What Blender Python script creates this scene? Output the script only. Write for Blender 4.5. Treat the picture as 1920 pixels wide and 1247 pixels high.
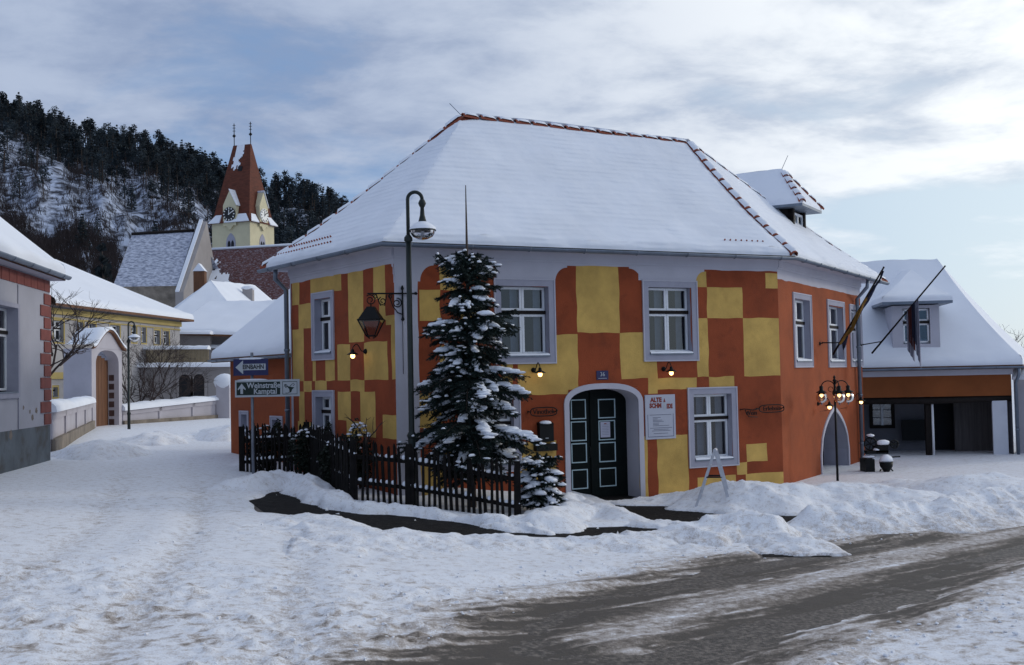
import bpy, bmesh, math, random
import numpy as np
from mathutils import Vector, Matrix
for o in list(bpy.data.objects): bpy.data.objects.remove(o)
scene = bpy.context.scene
col = scene.collection
R = math.radians
random.seed(7)

# ------------------------------------------------------------------ camera
CAM = Vector((0.0, 0.0, 2.72)); FPX = 2100.0; CX, CY = 960.0, 623.5
PITCH = math.atan(83 / 2100); ROLL = R(1.2)
_f = Vector((0, math.cos(PITCH), math.sin(PITCH)))
_r0 = Vector((1, 0, 0)); _u0 = Vector((0, -math.sin(PITCH), math.cos(PITCH)))
_r = _r0 * math.cos(ROLL) - _u0 * math.sin(ROLL)
_u = _u0 * math.cos(ROLL) + _r0 * math.sin(ROLL)
cd = bpy.data.cameras.new('camera'); cam = bpy.data.objects.new('camera', cd); col.objects.link(cam)
cd.sensor_fit = 'HORIZONTAL'; cd.sensor_width = 36.0; cd.lens = 36.0 * FPX / 1920
cd.clip_start = 0.1; cd.clip_end = 5000
m = Matrix((_r, _u, -_f)).transposed().to_4x4(); m.translation = CAM
cam.matrix_world = m
scene.camera = cam

# ------------------------------------------------------------------ light
SUN_AZ, SUN_EL = R(68), R(17)          # azimuth clockwise from +Y (the view direction)
EXPOSURE = -0.32
w = bpy.data.worlds.new('World'); scene.world = w; w.use_nodes = True
nt = w.node_tree; nt.nodes.clear()
def N(t, **k):
    n = nt.nodes.new(t)
    for a, b in k.items(): setattr(n, a, b)
    return n
def L(a, b): nt.links.new(a, b)
def mth(op, a, b=None, c=None, clamp=False):
    n = N('ShaderNodeMath', operation=op); n.use_clamp = clamp
    for i, v in enumerate((a, b, c)):
        if v is None: continue
        if isinstance(v, (int, float)): n.inputs[i].default_value = v
        else: L(v, n.inputs[i])
    return n.outputs[0]
def rng(v, a, b, c, d, smooth=True):
    n = N('ShaderNodeMapRange'); n.interpolation_type = 'SMOOTHSTEP' if smooth else 'LINEAR'
    L(v, n.inputs[0])
    for i, q in enumerate((a, b, c, d)): n.inputs[1 + i].default_value = q
    return n.outputs[0]
def mixc(f, a, b):
    n = N('ShaderNodeMix', data_type='RGBA'); n.clamp_result = False
    if isinstance(f, (int, float)): n.inputs[0].default_value = f
    else: L(f, n.inputs[0])
    for i, v in ((6, a), (7, b)):
        if isinstance(v, tuple): n.inputs[i].default_value = (*v, 1)
        else: L(v, n.inputs[i])
    return n.outputs[2]
def noise(vec, scale, detail=5, rough=.55, dist=0.0):
    n = N('ShaderNodeTexNoise'); n.inputs['Scale'].default_value = scale
    n.inputs['Detail'].default_value = detail; n.inputs['Roughness'].default_value = rough
    n.inputs['Distortion'].default_value = dist; L(vec, n.inputs['Vector'])
    return n.outputs[0]
sky = N('ShaderNodeTexSky', sky_type='NISHITA'); sky.sun_disc = False
sky.sun_elevation = SUN_EL; sky.sun_rotation = SUN_AZ; sky.altitude = 300
sky.air_density = 1.0; sky.dust_density = 1.2; sky.ozone_density = 2.0
tc = N('ShaderNodeTexCoord'); sep = N('ShaderNodeSeparateXYZ'); L(tc.outputs['Generated'], sep.inputs[0])
dx, dy, dz = sep.outputs
# the cloud deck: direction projected on a flat layer, so clouds crowd towards the horizon
den = mth('ADD', mth('MAXIMUM', dz, 0.0), 0.16)
cmb = N('ShaderNodeCombineXYZ'); L(mth('DIVIDE', dx, den), cmb.inputs[0]); L(mth('DIVIDE', dy, den), cmb.inputs[1])
mp = N('ShaderNodeMapping'); L(cmb.outputs[0], mp.inputs[0]); mp.inputs['Location'].default_value = (11.2, 0.6, 0.4)
mp.inputs['Rotation'].default_value = (0, 0, R(-20)); mp.inputs['Scale'].default_value = (1.0, 1.12, 1)
cv = mp.outputs[0]
n1 = noise(cv, 1.1, 7, .56, .35); n2 = noise(cv, 2.9, 6, .6, .2)
cov = mth('ADD', mth('MULTIPLY', n1, .8), mth('MULTIPLY', n2, .2))
# the deck is closed overhead and breaks up low over the hills
thr = rng(dz, .05, .25, .57, .275)
cdens = mth('DIVIDE', mth('SUBTRACT', cov, thr), 0.17, clamp=True)
shade = rng(mth('ADD', mth('MULTIPLY', n2, .55), mth('MULTIPLY', n1, .45)), .36, .60, 0, 1)
# forward scattering: cloud is brighter towards the sun
sdir = (math.sin(SUN_AZ) * math.cos(SUN_EL), math.cos(SUN_AZ) * math.cos(SUN_EL), math.sin(SUN_EL))
dt = N('ShaderNodeVectorMath', operation='DOT_PRODUCT'); L(tc.outputs['Generated'], dt.inputs[0]); dt.inputs[1].default_value = sdir
glow = rng(dt.outputs['Value'], .25, .80, 0, 1)
dark = mixc(glow, (3.3, 4.3, 6.5), (6.8, 7.8, 9.4)); lite = mixc(glow, (5.6, 6.6, 8.6), (13.2, 13.7, 14.0))
ccol = mixc(shade, dark, lite)
skyc = mixc(.75, sky.outputs[0], mixc(glow, (2.5, 4.9, 9.0), (10.4, 12.0, 13.2)))
fin = mixc(cdens, skyc, ccol)
bg = N('ShaderNodeBackground'); L(fin, bg.inputs[0]); bg.inputs[1].default_value = 0.1
wo = N('ShaderNodeOutputWorld'); L(bg.outputs[0], wo.inputs[0])

sd = bpy.data.lights.new('sun', 'SUN'); so = bpy.data.objects.new('sun', sd); col.objects.link(so)
sd.energy = 1.05; sd.angle = R(8); sd.color = (1.0, .93, .80)
so.rotation_euler = Vector(sdir).to_track_quat('Z', 'Y').to_euler(); so.location = (30, 10, 40)
scene.render.engine = 'CYCLES'
scene.view_settings.view_transform = 'Standard'; scene.view_settings.look = 'None'
scene.view_settings.exposure = EXPOSURE; scene.view_settings.gamma = 1

# ------------------------------------------------------------------ helpers
def ray(px, py):
    return (_f * FPX + _r * (px - CX) - _u * (py - CY))
def hor(px): return 706 - math.tan(ROLL) * (px - 960)
def P(px, py, D):
    """world point seen at a photo pixel, D metres ahead (along +Y)"""
    d = ray(px, py); return CAM + d * (D / d.y)
def G(px, D):
    p = P(px, hor(px), D); return Vector((p.x, p.y))
_gx = [-400, -60, -14, -8, -5, -3, -1, 0, 1.5, 3, 8, 15, 400]
_gz = [1.2, 1.1, .97, .78, .58, .42, .24, .14, .04, 0, -.05, 0, 0.1]
def gz(x, y=0): return float(np.interp(x, _gx, _gz))
def GP(px, py, lift=0.0):
    """ground point under a photo pixel"""
    d = ray(px, py); D = 20.0
    for _ in range(30):
        p = CAM + d * (D / d.y); t = (CAM.z - gz(p.x) - lift) / (-d.z) ; D = .5 * D + .5 * t * d.y
    return CAM + d * (D / d.y)

_rs = np.random.RandomState(3); _TAB = _rs.rand(256, 256)
def vnoise(x, y):
    x = np.asarray(x, float); y = np.asarray(y, float)
    xi = np.floor(x).astype(int); yi = np.floor(y).astype(int); fx = x - xi; fy = y - yi
    fx = fx * fx * (3 - 2 * fx); fy = fy * fy * (3 - 2 * fy)
    a = _TAB[xi % 256, yi % 256]; b = _TAB[(xi + 1) % 256, yi % 256]
    c = _TAB[xi % 256, (yi + 1) % 256]; d = _TAB[(xi + 1) % 256, (yi + 1) % 256]
    return (a * (1 - fx) + b * fx) * (1 - fy) + (c * (1 - fx) + d * fx) * fy - .5
def fbm(x, y, o=4, g=.5):
    s = 0; a = 1.0
    for i in range(o):
        s = s + a * vnoise(np.asarray(x) * 2 ** i + 17.3 * i, np.asarray(y) * 2 ** i + 9.1 * i); a *= g
    return s

WL = {}
def reg(o, name, wloc, parent, label=None, cat=None, group=None, kind=None):
    col.objects.link(o); WL[o.name] = Vector(wloc)
    if parent is not None:
        o.parent = parent; o.location = Vector(wloc) - WL[parent.name]
    else: o.location = wloc
    if label: o['label'] = label
    if cat: o['category'] = cat
    if group: o['group'] = group
    if kind: o['kind'] = kind
    return o
def thing(name, loc, label, cat, group=None):
    o = bpy.data.objects.new(name, None); o.empty_display_size = .2
    return reg(o, name, loc, None, label, cat, group)

class MB:
    def __init__(s): s.v = []; s.f = []; s.m = []; s.sm = []
    def add(s, vs, fs, mi=0, smooth=False):
        b = len(s.v); s.v += [tuple(v) for v in vs]
        for f in fs: s.f.append([b + i for i in f]); s.m.append(mi); s.sm.append(smooth)
        return s
    def box(s, o, ax, ay, az, mi=0):
        """box from a corner and three edge vectors"""
        o, ax, ay, az = map(Vector, (o, ax, ay, az))
        vs = [o, o+ax, o+ax+ay, o+ay, o+az, o+ax+az, o+ax+ay+az, o+ay+az]
        fs = [(0,3,2,1),(4,5,6,7),(0,1,5,4),(1,2,6,5),(2,3,7,6),(3,0,4,7)]
        if ax.cross(ay).dot(az) < 0: fs = [f[::-1] for f in fs]
        return s.add(vs, fs, mi)
    def cbox(s, c, sx, sy, sz, mi=0, rz=0.0):
        a = Vector((math.cos(rz), math.sin(rz), 0)); b = Vector((-math.sin(rz), math.cos(rz), 0)); c = Vector(c)
        return s.box(c - a*sx/2 - b*sy/2, a*sx, b*sy, (0,0,sz), mi)
    def poly(s, vs, mi=0): return s.add(vs, [list(range(len(vs)))], mi)
    def prism(s, pts, d, mi=0, smooth=False):
        """polygon (list of 3d) extruded along d"""
        n = len(pts); d = Vector(d); pts = [Vector(p) for p in pts]
        vs = pts + [p + d for p in pts]
        fs = [list(range(n))[::-1], list(range(n, 2*n))] + [(i, (i+1) % n, n+(i+1) % n, n+i) for i in range(n)]
        return s.add(vs, fs, mi, smooth)
    def tube(s, pts, r, n=8, mi=0, caps=True, smooth=True):
        pts = [Vector(p) for p in pts]; k = len(pts)
        rr = r if isinstance(r, (list, tuple)) else [r]*k
        vs = []; ref = Vector((0.123, .217, .97))
        t0 = (pts[1]-pts[0]).normalized()
        a = t0.cross(ref)
        if a.length < .05: a = t0.cross(Vector((1, 0, 0)))
        a.normalize()
        for i, p in enumerate(pts):
            t = (pts[min(i+1, k-1)] - pts[max(i-1, 0)])
            if t.length < 1e-9: t = t0
            t.normalize()
            a = (a - t*a.dot(t))
            if a.length < 1e-6: a = t.orthogonal()
            a.normalize(); b = t.cross(a)
            for j in range(n):
                q = 2*math.pi*j/n; vs.append(p + (a*math.cos(q) + b*math.sin(q))*rr[i])
        fs = []
        for i in range(k-1):
            for j in range(n): fs.append((i*n+j, i*n+(j+1) % n, (i+1)*n+(j+1) % n, (i+1)*n+j))
        s.add(vs, fs, mi, smooth)
        if caps:
            b0 = len(s.v) - k*n
            s.f.append([b0+j for j in range(n)][::-1]); s.m.append(mi); s.sm.append(False)
            s.f.append([b0+(k-1)*n+j for j in range(n)]); s.m.append(mi); s.sm.append(False)
        return s
    def lathe(s, c, prof, n=14, mi=0, ax=(0,0,1), smooth=True):
        """profile [(r, h)] around an axis through c"""
        c = Vector(c); ax = Vector(ax).normalized(); a = ax.orthogonal().normalized(); b = ax.cross(a)
        vs = []
        for r, h in prof:
            for j in range(n):
                q = 2*math.pi*j/n; vs.append(c + ax*h + (a*math.cos(q)+b*math.sin(q))*max(r, 1e-4))
        fs = []
        for i in range(len(prof)-1):
            for j in range(n): fs.append((i*n+j, i*n+(j+1) % n, (i+1)*n+(j+1) % n, (i+1)*n+j))
        return s.add(vs, fs, mi, smooth)
    def blob(s, c, rx, ry, rz, n=9, k=6, mi=0, seed=0, rough=.18, rot=0.0, flat=0.0):
        rnd = random.Random(seed); vs = []; c = Vector(c); cr, sr = math.cos(rot), math.sin(rot)
        ph = [rnd.random()*6.28 for _ in range(4)]
        for i in range(k+1):
            th = math.pi*i/k
            for j in range(n):
                q = 2*math.pi*j/n
                g = 1 + rough*(math.sin(2*q+ph[0])*.5 + math.sin(3*q+ph[1]+th*2)*.4 + math.sin(4*th+ph[2])*.3) * math.sin(th)
                x = rx*g*math.sin(th)*math.cos(q); y = ry*g*math.sin(th)*math.sin(q); z = rz*math.cos(th)*g
                if z < 0: z *= (1-flat)
                vs.append(c + Vector((x*cr-y*sr, x*sr+y*cr, z)))
        fs = [(i*n+j, (i+1)*n+j, (i+1)*n+(j+1) % n, i*n+(j+1) % n) for i in range(k) for j in range(n)]
        return s.add(vs, fs, mi, True)
    def mesh(s, name, mats, origin):
        me = bpy.data.meshes.new(name); o = Vector(origin)
        va = np.array(s.v, dtype=np.float64).reshape(-1, 3) - np.array(o)
        me.from_pydata(va.tolist(), [], s.f)
        for mt in mats: me.materials.append(mt)
        me.polygons.foreach_set('material_index', s.m); me.polygons.foreach_set('use_smooth', s.sm)
        me.update(); return me
    def build(s, name, mats, parent=None, label=None, cat=None, group=None, kind=None, origin=None):
        if not isinstance(mats, (list, tuple)): mats = [mats]
        if origin is None:
            va = np.array(s.v); lo = va.min(0); hi = va.max(0); origin = ((lo[0]+hi[0])/2, (lo[1]+hi[1])/2, lo[2])
        me = s.mesh(name, mats, origin)
        return reg(bpy.data.objects.new(name, me), name, origin, parent, label, cat, group, kind)

def place(name, me, M, parent, **k):
    """an object sharing mesh data, at world matrix M (parents are never rotated)"""
    o = bpy.data.objects.new(name, me); reg(o, name, M.to_translation(), parent, **k)
    o.rotation_mode = 'QUATERNION'; o.rotation_quaternion = M.to_quaternion(); o.scale = M.to_scale()
    return o

def text_mesh(body, size, extr, M, name, mt, parent, align='CENTER', sx=1.0, bold=0.0, **k):
    cu = bpy.data.curves.new('t', 'FONT'); cu.body = body; cu.size = size; cu.extrude = extr
    cu.offset = bold; cu.align_x = align; cu.align_y = 'CENTER'; cu.resolution_u = 3
    t = bpy.data.objects.new('t', cu); col.objects.link(t)
    dg = bpy.context.evaluated_depsgraph_get(); me = bpy.data.meshes.new_from_object(t.evaluated_get(dg))
    bpy.data.objects.remove(t); me.name = name; me.materials.clear(); me.materials.append(mt)
    if sx != 1: me.transform(Matrix.Diagonal((sx, 1, 1, 1)))
    return place(name, me, M, parent, **k)

class Fac:
    """a vertical wall plane from plan point a to b; d is the distance out of the wall, towards the street"""
    def __init__(s, a, b, out=None):
        s.a = Vector((a[0], a[1], 0)); s.b = Vector((b[0], b[1], 0)); s.L = (s.b - s.a).length
        s.u = (s.b - s.a).normalized(); s.n = Vector((s.u.y, -s.u.x, 0))
        ref = Vector((0, 0, 0)) if out is None else Vector((out[0], out[1], 0))
        if s.n.dot(ref - s.a) < 0: s.n = -s.n
    def uz(s, px, py, off=0.0):
        d = ray(px, py); o = s.a + s.n*off
        t = (o - CAM).dot(s.n) / d.dot(s.n); p = CAM + d*t
        return (p - s.a).dot(s.u), p.z
    def pt(s, u, z, d=0.0): return s.a + s.u*u + s.n*d + Vector((0, 0, z))
    def rect(s, x0, y0, x1, y1, off=0.0):
        ym = (y0+y1)/2; xm = (x0+x1)/2
        a, b = s.uz(x0, ym, off)[0], s.uz(x1, ym, off)[0]
        return min(a, b), s.uz(xm, y1, off)[1], max(a, b), s.uz(xm, y0, off)[1]
    def bx(s, mb, u0, z0, u1, z1, d0, d1, mi=0):
        mb.box(s.pt(u0, z0, d0), s.u*(u1-u0), s.n*(d1-d0), (0, 0, z1-z0), mi); return mb
    def M(s, u, z, d):
        """matrix for text on the wall: x along reading direction, y up, z out"""
        x = Vector((0,0,1)).cross(s.n)
        m = Matrix((x, Vector((0,0,1)), s.n)).transposed().to_4x4(); m.translation = s.pt(u, z, d); return m

# ------------------------------------------------------------------ materials
MT = {}
def mat(name, c, rough=.8, var=.12, scale=2.5, bump=.0, bscale=40.0, metal=0.0, spec=.35, c2=None, c2t=(.5, .62), emit=None, stretch=None):
    m = bpy.data.materials.new(name); m.use_nodes = True; t = m.node_tree
    b = t.nodes['Principled BSDF']; b.inputs['Roughness'].default_value = rough; b.inputs['Metallic'].default_value = metal
    b.inputs['Specular IOR Level'].default_value = spec
    geo = t.nodes.new('ShaderNodeNewGeometry'); src = geo.outputs['Position']
    if stretch:
        mpn = t.nodes.new('ShaderNodeMapping'); mpn.inputs['Scale'].default_value = stretch; t.links.new(src, mpn.inputs[0]); src = mpn.outputs[0]
    def nz(sc, det=4):
        n = t.nodes.new('ShaderNodeTexNoise'); n.inputs['Scale'].default_value = sc; n.inputs['Detail'].default_value = det
        n.inputs['Roughness'].default_value = .6; t.links.new(src, n.inputs['Vector']); return n.outputs[0]
    if var > 0 or c2:
        cr = t.nodes.new('ShaderNodeMapRange'); t.links.new(nz(scale, 6), cr.inputs[0])
        cr.inputs[1].default_value = .3; cr.inputs[2].default_value = .7; cr.inputs[3].default_value = 1-var; cr.inputs[4].default_value = 1+var
        mx = t.nodes.new('ShaderNodeMix'); mx.data_type = 'RGBA'; mx.blend_type = 'MULTIPLY'; mx.inputs[0].default_value = 1
        mx.inputs[6].default_value = (*c, 1); cc = t.nodes.new('ShaderNodeCombineColor')
        for i in range(3): t.links.new(cr.outputs[0], cc.inputs[i])
        t.links.new(cc.outputs[0], mx.inputs[7]); outc = mx.outputs[2]
        if c2:
            r2 = t.nodes.new('ShaderNodeMapRange'); t.links.new(nz(scale*1.7, 8), r2.inputs[0])
            r2.inputs[1].default_value = c2t[0]; r2.inputs[2].default_value = c2t[1]
            m2 = t.nodes.new('ShaderNodeMix'); m2.data_type = 'RGBA'; t.links.new(r2.outputs[0], m2.inputs[0])
            t.links.new(outc, m2.inputs[6]); m2.inputs[7].default_value = (*c2, 1); outc = m2.outputs[2]
        t.links.new(outc, b.inputs['Base Color'])
    else: b.inputs['Base Color'].default_value = (*c, 1)
    if bump:
        bp = t.nodes.new('ShaderNodeBump'); bp.inputs['Strength'].default_value = bump; bp.inputs['Distance'].default_value = .02
        t.links.new(nz(bscale, 5), bp.inputs['Height']); t.links.new(bp.outputs[0], b.inputs['Normal'])
    if emit:
        b.inputs['Emission Color'].default_value = (*emit[0], 1); b.inputs['Emission Strength'].default_value = emit[1]
    MT[name] = m; return m
SNOWC = (.76, .79, .86)
snow = mat('snow', SNOWC, .65, .04, .8, .35, 9, spec=.25)
rsnow = mat('roof_snow', SNOWC, .65, .03, .7, .12, 14, spec=.25)
yel = mat('yellow_plaster', (.53, .34, .095), .9, .2, 1.7, .4, 45, c2=(.42, .26, .07), c2t=(.56, .8))
ora = mat('red_orange_plaster', (.255, .052, .017), .9, .2, 1.6, .4, 45, c2=(.17, .036, .014), c2t=(.56, .78))
ora2 = mat('orange_plaster', (.28, .062, .017), .9, .2, 1.3, .4, 45)
whi = mat('white_plaster', (.46, .455, .52), .9, .06, 1.5, .2, 60)
grey = mat('grey_surround', (.33, .33, .40), .9, .07, 3, .15, 60)
wood_w = mat('white_paint', (.72, .74, .78), .5, .05, 8)
dkwood = mat('dark_wood', (.016, .012, .011), .7, .3, 8, .2, 50, spec=.15)
brown = mat('brown_wood', (.13, .055, .025), .7, .25, 6, .2, 40, stretch=(1, 1, .2))
black = mat('black_iron', (.008, .009, .010), .5, .2, 12, spec=.15)
lampgreen = mat('dark_green_iron', (.014, .020, .019), .4, .2, 12, spec=.25)
zinc = mat('zinc', (.16, .19, .24), .5, .2, 3, metal=.55)
tile_r = mat('red_tile', (.24, .062, .035), .8, .3, 6, .2, 30)
dkroom = mat('dark_interior', (.015, .016, .02), .9, 0)
sash_reflection = mat('sash_reflection', (.22, .25, .31), .9, .1, 12)
doorg = mat('dark_green_paint', (.004, .007, .007), .6, .2, 6, spec=.1)
teal = mat('pale_teal_paint', (.40, .52, .56), .6, .1, 10)
def glassmat(name, tint=(1, 1, 1), base=.06):
    m = bpy.data.materials.new(name); m.use_nodes = True; t = m.node_tree; t.nodes.remove(t.nodes['Principled BSDF'])
    tr = t.nodes.new('ShaderNodeBsdfTransparent'); tr.inputs[0].default_value = (*tint, 1)
    gl = t.nodes.new('ShaderNodeBsdfGlossy'); gl.inputs['Roughness'].default_value = .04
    fr = t.nodes.new('ShaderNodeFresnel'); fr.inputs[0].default_value = 1.5
    ad = t.nodes.new('ShaderNodeMath'); ad.operation = 'ADD'; ad.inputs[1].default_value = base; t.links.new(fr.outputs[0], ad.inputs[0])
    mx = t.nodes.new('ShaderNodeMixShader'); t.links.new(ad.outputs[0], mx.inputs[0]); t.links.new(tr.outputs[0], mx.inputs[1]); t.links.new(gl.outputs[0], mx.inputs[2])
    t.links.new(mx.outputs[0], t.nodes['Material Output'].inputs[0]); return m
glass = glassmat('window_glass', (.75, .8, .85)); lglass = glassmat('lamp_glass', (.7, .7, .74), .02)
bulbm = mat('lit_bulb', (1, .8, .5), .5, 0, emit=((1.0, .55, .18), 7))

# snow on the main roof lies thinly enough for the tile courses to show as faint relief
froof = mat('thin_roof_snow', (.72, .755, .83), .7, .05, .9, .12, 14, spec=.2)
_t = froof.node_tree; _b = _t.nodes['Principled BSDF']; _ge = _t.nodes.new('ShaderNodeNewGeometry'); _sx = _t.nodes.new('ShaderNodeSeparateXYZ'); _t.links.new(_ge.outputs['Position'], _sx.inputs[0])
_nz = _t.nodes.new('ShaderNodeTexNoise'); _nz.inputs['Scale'].default_value = 1.1; _nz.inputs['Detail'].default_value = 5; _t.links.new(_ge.outputs['Position'], _nz.inputs['Vector'])
def _m(op, a, b):
    n = _t.nodes.new('ShaderNodeMath'); n.operation = op
    for i, v in enumerate((a, b)):
        if isinstance(v, (int, float)): n.inputs[i].default_value = v
        elif v is not None: _t.links.new(v, n.inputs[i])
    return n.outputs[0]
_h = _m('SINE', _m('ADD', _m('MULTIPLY', _sx.outputs[2], 2*math.pi/.125), _m('MULTIPLY', _nz.outputs[0], 5.0)), None)
_h2 = _m('ADD', _m('MULTIPLY', _h, _m('MULTIPLY', _m('SUBTRACT', _nz.outputs[0], .33), 1.0)), _m('MULTIPLY', _nz.outputs[0], 3.0))
_bp = _t.nodes.new('ShaderNodeBump'); _bp.inputs['Strength'].default_value = .5; _bp.inputs['Distance'].default_value = .035; _t.links.new(_h2, _bp.inputs['Height']); _t.links.new(_bp.outputs[0], _b.inputs['Normal'])

# ------------------------------------------------------------------ ground, road, snow
def plan(pts, lift=0.0): return [(p.x, p.y) for p in (GP(a, b, lift) for a, b in pts)]
def sd_poly(x, y, poly):
    d = np.full(x.shape, 1e9); ins = np.zeros(x.shape, bool); n = len(poly)
    for i in range(n):
        ax, ay = poly[i]; bx, by = poly[(i+1) % n]; ex, ey = bx-ax, by-ay; wx, wy = x-ax, y-ay
        t = np.clip((wx*ex + wy*ey)/(ex*ex+ey*ey+1e-12), 0, 1)
        d = np.minimum(d, np.hypot(wx-ex*t, wy-ey*t))
        c = (ay > y) != (by > y)
        if abs(by-ay) > 1e-9: ins ^= c & (x < (bx-ax)*(y-ay)/(by-ay)+ax)
    return np.where(ins, -d, d)
def d_line(x, y, pl):
    """distance to a polyline, parameter along it (in points) and side (+1 = right hand)"""
    D = np.full(x.shape, 1e9); T = np.zeros(x.shape); S = np.ones(x.shape)
    for i in range(len(pl)-1):
        ax, ay = pl[i]; bx, by = pl[i+1]; ex, ey = bx-ax, by-ay; wx, wy = x-ax, y-ay
        t = np.clip((wx*ex+wy*ey)/(ex*ex+ey*ey+1e-12), 0, 1); d = np.hypot(wx-ex*t, wy-ey*t)
        k = d < D; D = np.where(k, d, D); T = np.where(k, i+t, T); S = np.where(k, np.where(ex*wy-ey*wx < 0, 1, -1), S)
    return D, T, S
sstep = lambda v, a, b: (lambda t: t*t*(3-2*t))(np.clip((v-a)/(b-a), 0, 1))
def gza(x): return np.interp(x, _gx, _gz)

ROADP = plan([(2300,940),(1915,985),(1700,1012),(1520,1040),(1350,1057),(1270,1075),(1150,1105),(1060,1130),(960,1165),(780,1250),(600,1400),
              (1250,1400),(1430,1250),(1500,1205),(1570,1175),(1690,1168),(1760,1135),(1850,1090),(1930,1045),(2300,1000)])
SLUSH = plan([(2300,955),(1915,998),(1700,1045),(1550,1085),(1400,1125),(1290,1150),(1150,1200)])
PAVP = plan([(466,940),(515,922),(590,914),(622,938),(700,960),(800,973),(900,981),(1010,988),(1150,989),(1250,985),(1250,1010),(1150,1012),
             (1000,1012),(850,1008),(700,1002),(640,985),(590,972),(500,966)])
DOORP = plan([(1095,922),(1215,930),(1300,955),(1390,968),(1470,964),(1590,944),(1740,935),(1760,952),(1600,966),(1510,988),(1560,1045),(1430,1045),
              (1420,1000),(1300,1000),(1240,1005),(1215,980),(1165,955)])
GARD = plan([(455,880),(560,868),(640,905),(760,925),(970,965),(1050,960),(1100,915),(1060,880),(760,880),(560,800)])

def axis(segs):
    out = []
    for a, b, s in segs: out += list(np.arange(a, b, s))
    return np.array(out + [segs[-1][1]])
xs = axis([(-420, -60, 20), (-60, -24, 2), (-24, -12, .25), (-12, -6, .09), (-6, 9, .055), (9, 16, .09), (16, 40, 1.5), (40, 420, 20)])
ys = axis([(-30, 6, 2), (6, 8, .2), (8, 16, .05), (16, 24, .07), (24, 34, .14), (34, 60, .6), (60, 160, 4), (160, 700, 30)])
X, Y = np.meshgrid(xs, ys)
wx = fbm(X*.9, Y*.9, 3)*.55; wy = fbm(X*.9+40, Y*.9+11, 3)*.55
sr = sd_poly(X+wx, Y+wy*.7, ROADP); sp = sd_poly(X+wx*.3, Y+wy*.3, PAVP); sdp = sd_poly(X+wx*.4, Y+wy*.4, DOORP); sg = sd_poly(X, Y, GARD)
dsl, _t, _sd = d_line(X+wx*.25, Y+wy*.25, SLUSH); asl = dsl*_sd; strip = np.exp(-(dsl/.42)**2)
trk = np.exp(-((asl-1.0)/.42)**2)+np.exp(-((asl+.95)/.40)**2)
rd = np.array([SLUSH[0][0]-SLUSH[-1][0], SLUSH[0][1]-SLUSH[-1][1]]); rd /= np.hypot(*rd)
along = X*rd[0]+Y*rd[1]; across = -X*rd[1]+Y*rd[0]
streak = fbm(along*.35, across*3.2, 4)
fine = fbm(X*5, Y*5, 4, .6); clod = np.maximum(fbm(X*6.5+5, Y*6.5, 3, .65)-.10, 0)
broad = fbm(X*.55, Y*.55, 3)
fore = sstep(-Y, -15.5, -10) ; near = sstep(-Y, -30, -18)
left = sstep(-X, -2.5, 4)
hills = np.abs(fbm(X*1.3+3, Y*1.9, 3, .55))
rough = fore*sstep(fbm(X*.35+9, Y*.35, 2)+.25*sstep(-Y, -15, -11), -.12, .2); lane = sstep(Y, 15, 18)
S = .07 + .03*broad*near + .010*fine*near*(1-.6*lane) + rough*(.11*clod + .04*np.abs(fine) + .02*hills*left)
# wheel ruts of the side street and of the turning cars
st = plan([(330,1300),(420,1120),(470,1000),(455,930),(420,870),(415,820),(430,795)])
dst, _, sst = d_line(X, Y, st)
rut = np.exp(-((dst*sst-.75)/.22)**2) + np.exp(-((dst*sst+.75)/.22)**2) + .8*np.exp(-((dst*sst+2.2)/.25)**2)
tread = .006*np.sin(Y*38+X*9)*rut
S = S - .03*rut*near + tread*near + .025*np.exp(-((np.abs(dst)-1.25)/.25)**2)*near
turn = plan([(0,1090),(300,1075),(600,1100),(900,1105),(1150,1085)]); dtn, _, _ = d_line(X, Y, turn)
S = S - .03*np.exp(-(dtn/.25)**2) + .03*np.exp(-((dtn-.45)/.25)**2)
inr = sstep(-sr, -.45, .35)
S = S*(1-inr) + inr*(.016 + .03*streak + .010*fine - .022*trk + .014*strip)
S = np.where(sr < .6, np.minimum(S, .09+.05*np.clip(sr, 0, 1)), S)
inp = np.maximum(sstep(-sp, -.12, .10), sstep(-sdp, -.2, .15))
S = S*(1-inp) + inp*(-.06 + .5*np.maximum(fbm(X*7, Y*7, 3, .6)-.52, 0))
dp2 = sstep(-sdp, -.1, .25); S = S + dp2*np.maximum(.10*fbm(X*2.2, Y*2.2, 4, .6)-.004, 0)*1.0
ing = sstep(-sg, -.35, .25); S = S + ing*(.14 + .10*broad)
streak2 = fbm(along*.8+7, across*9, 4, .65)
ind = sstep(-sr+.35*streak2, -.9, .5)
dirt = np.clip(ind*(.42+.30*trk+.75*streak2+.45*streak) + .16*sstep(-sr, -1.2, .1), 0, 1)*(1-.62*strip*np.clip(.7+1.2*streak2, 0, 1.3))
spots = sstep(fbm(X*6+60, Y*6+9, 4, .7)+.25*fbm(X*.7, Y*.7, 2), .22, .55)
dirt = np.clip(dirt + spots*(.10+.20*fore)*near + .05*fore + .10*rut*near*left, 0, 1)
Z = gza(X) + S

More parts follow.
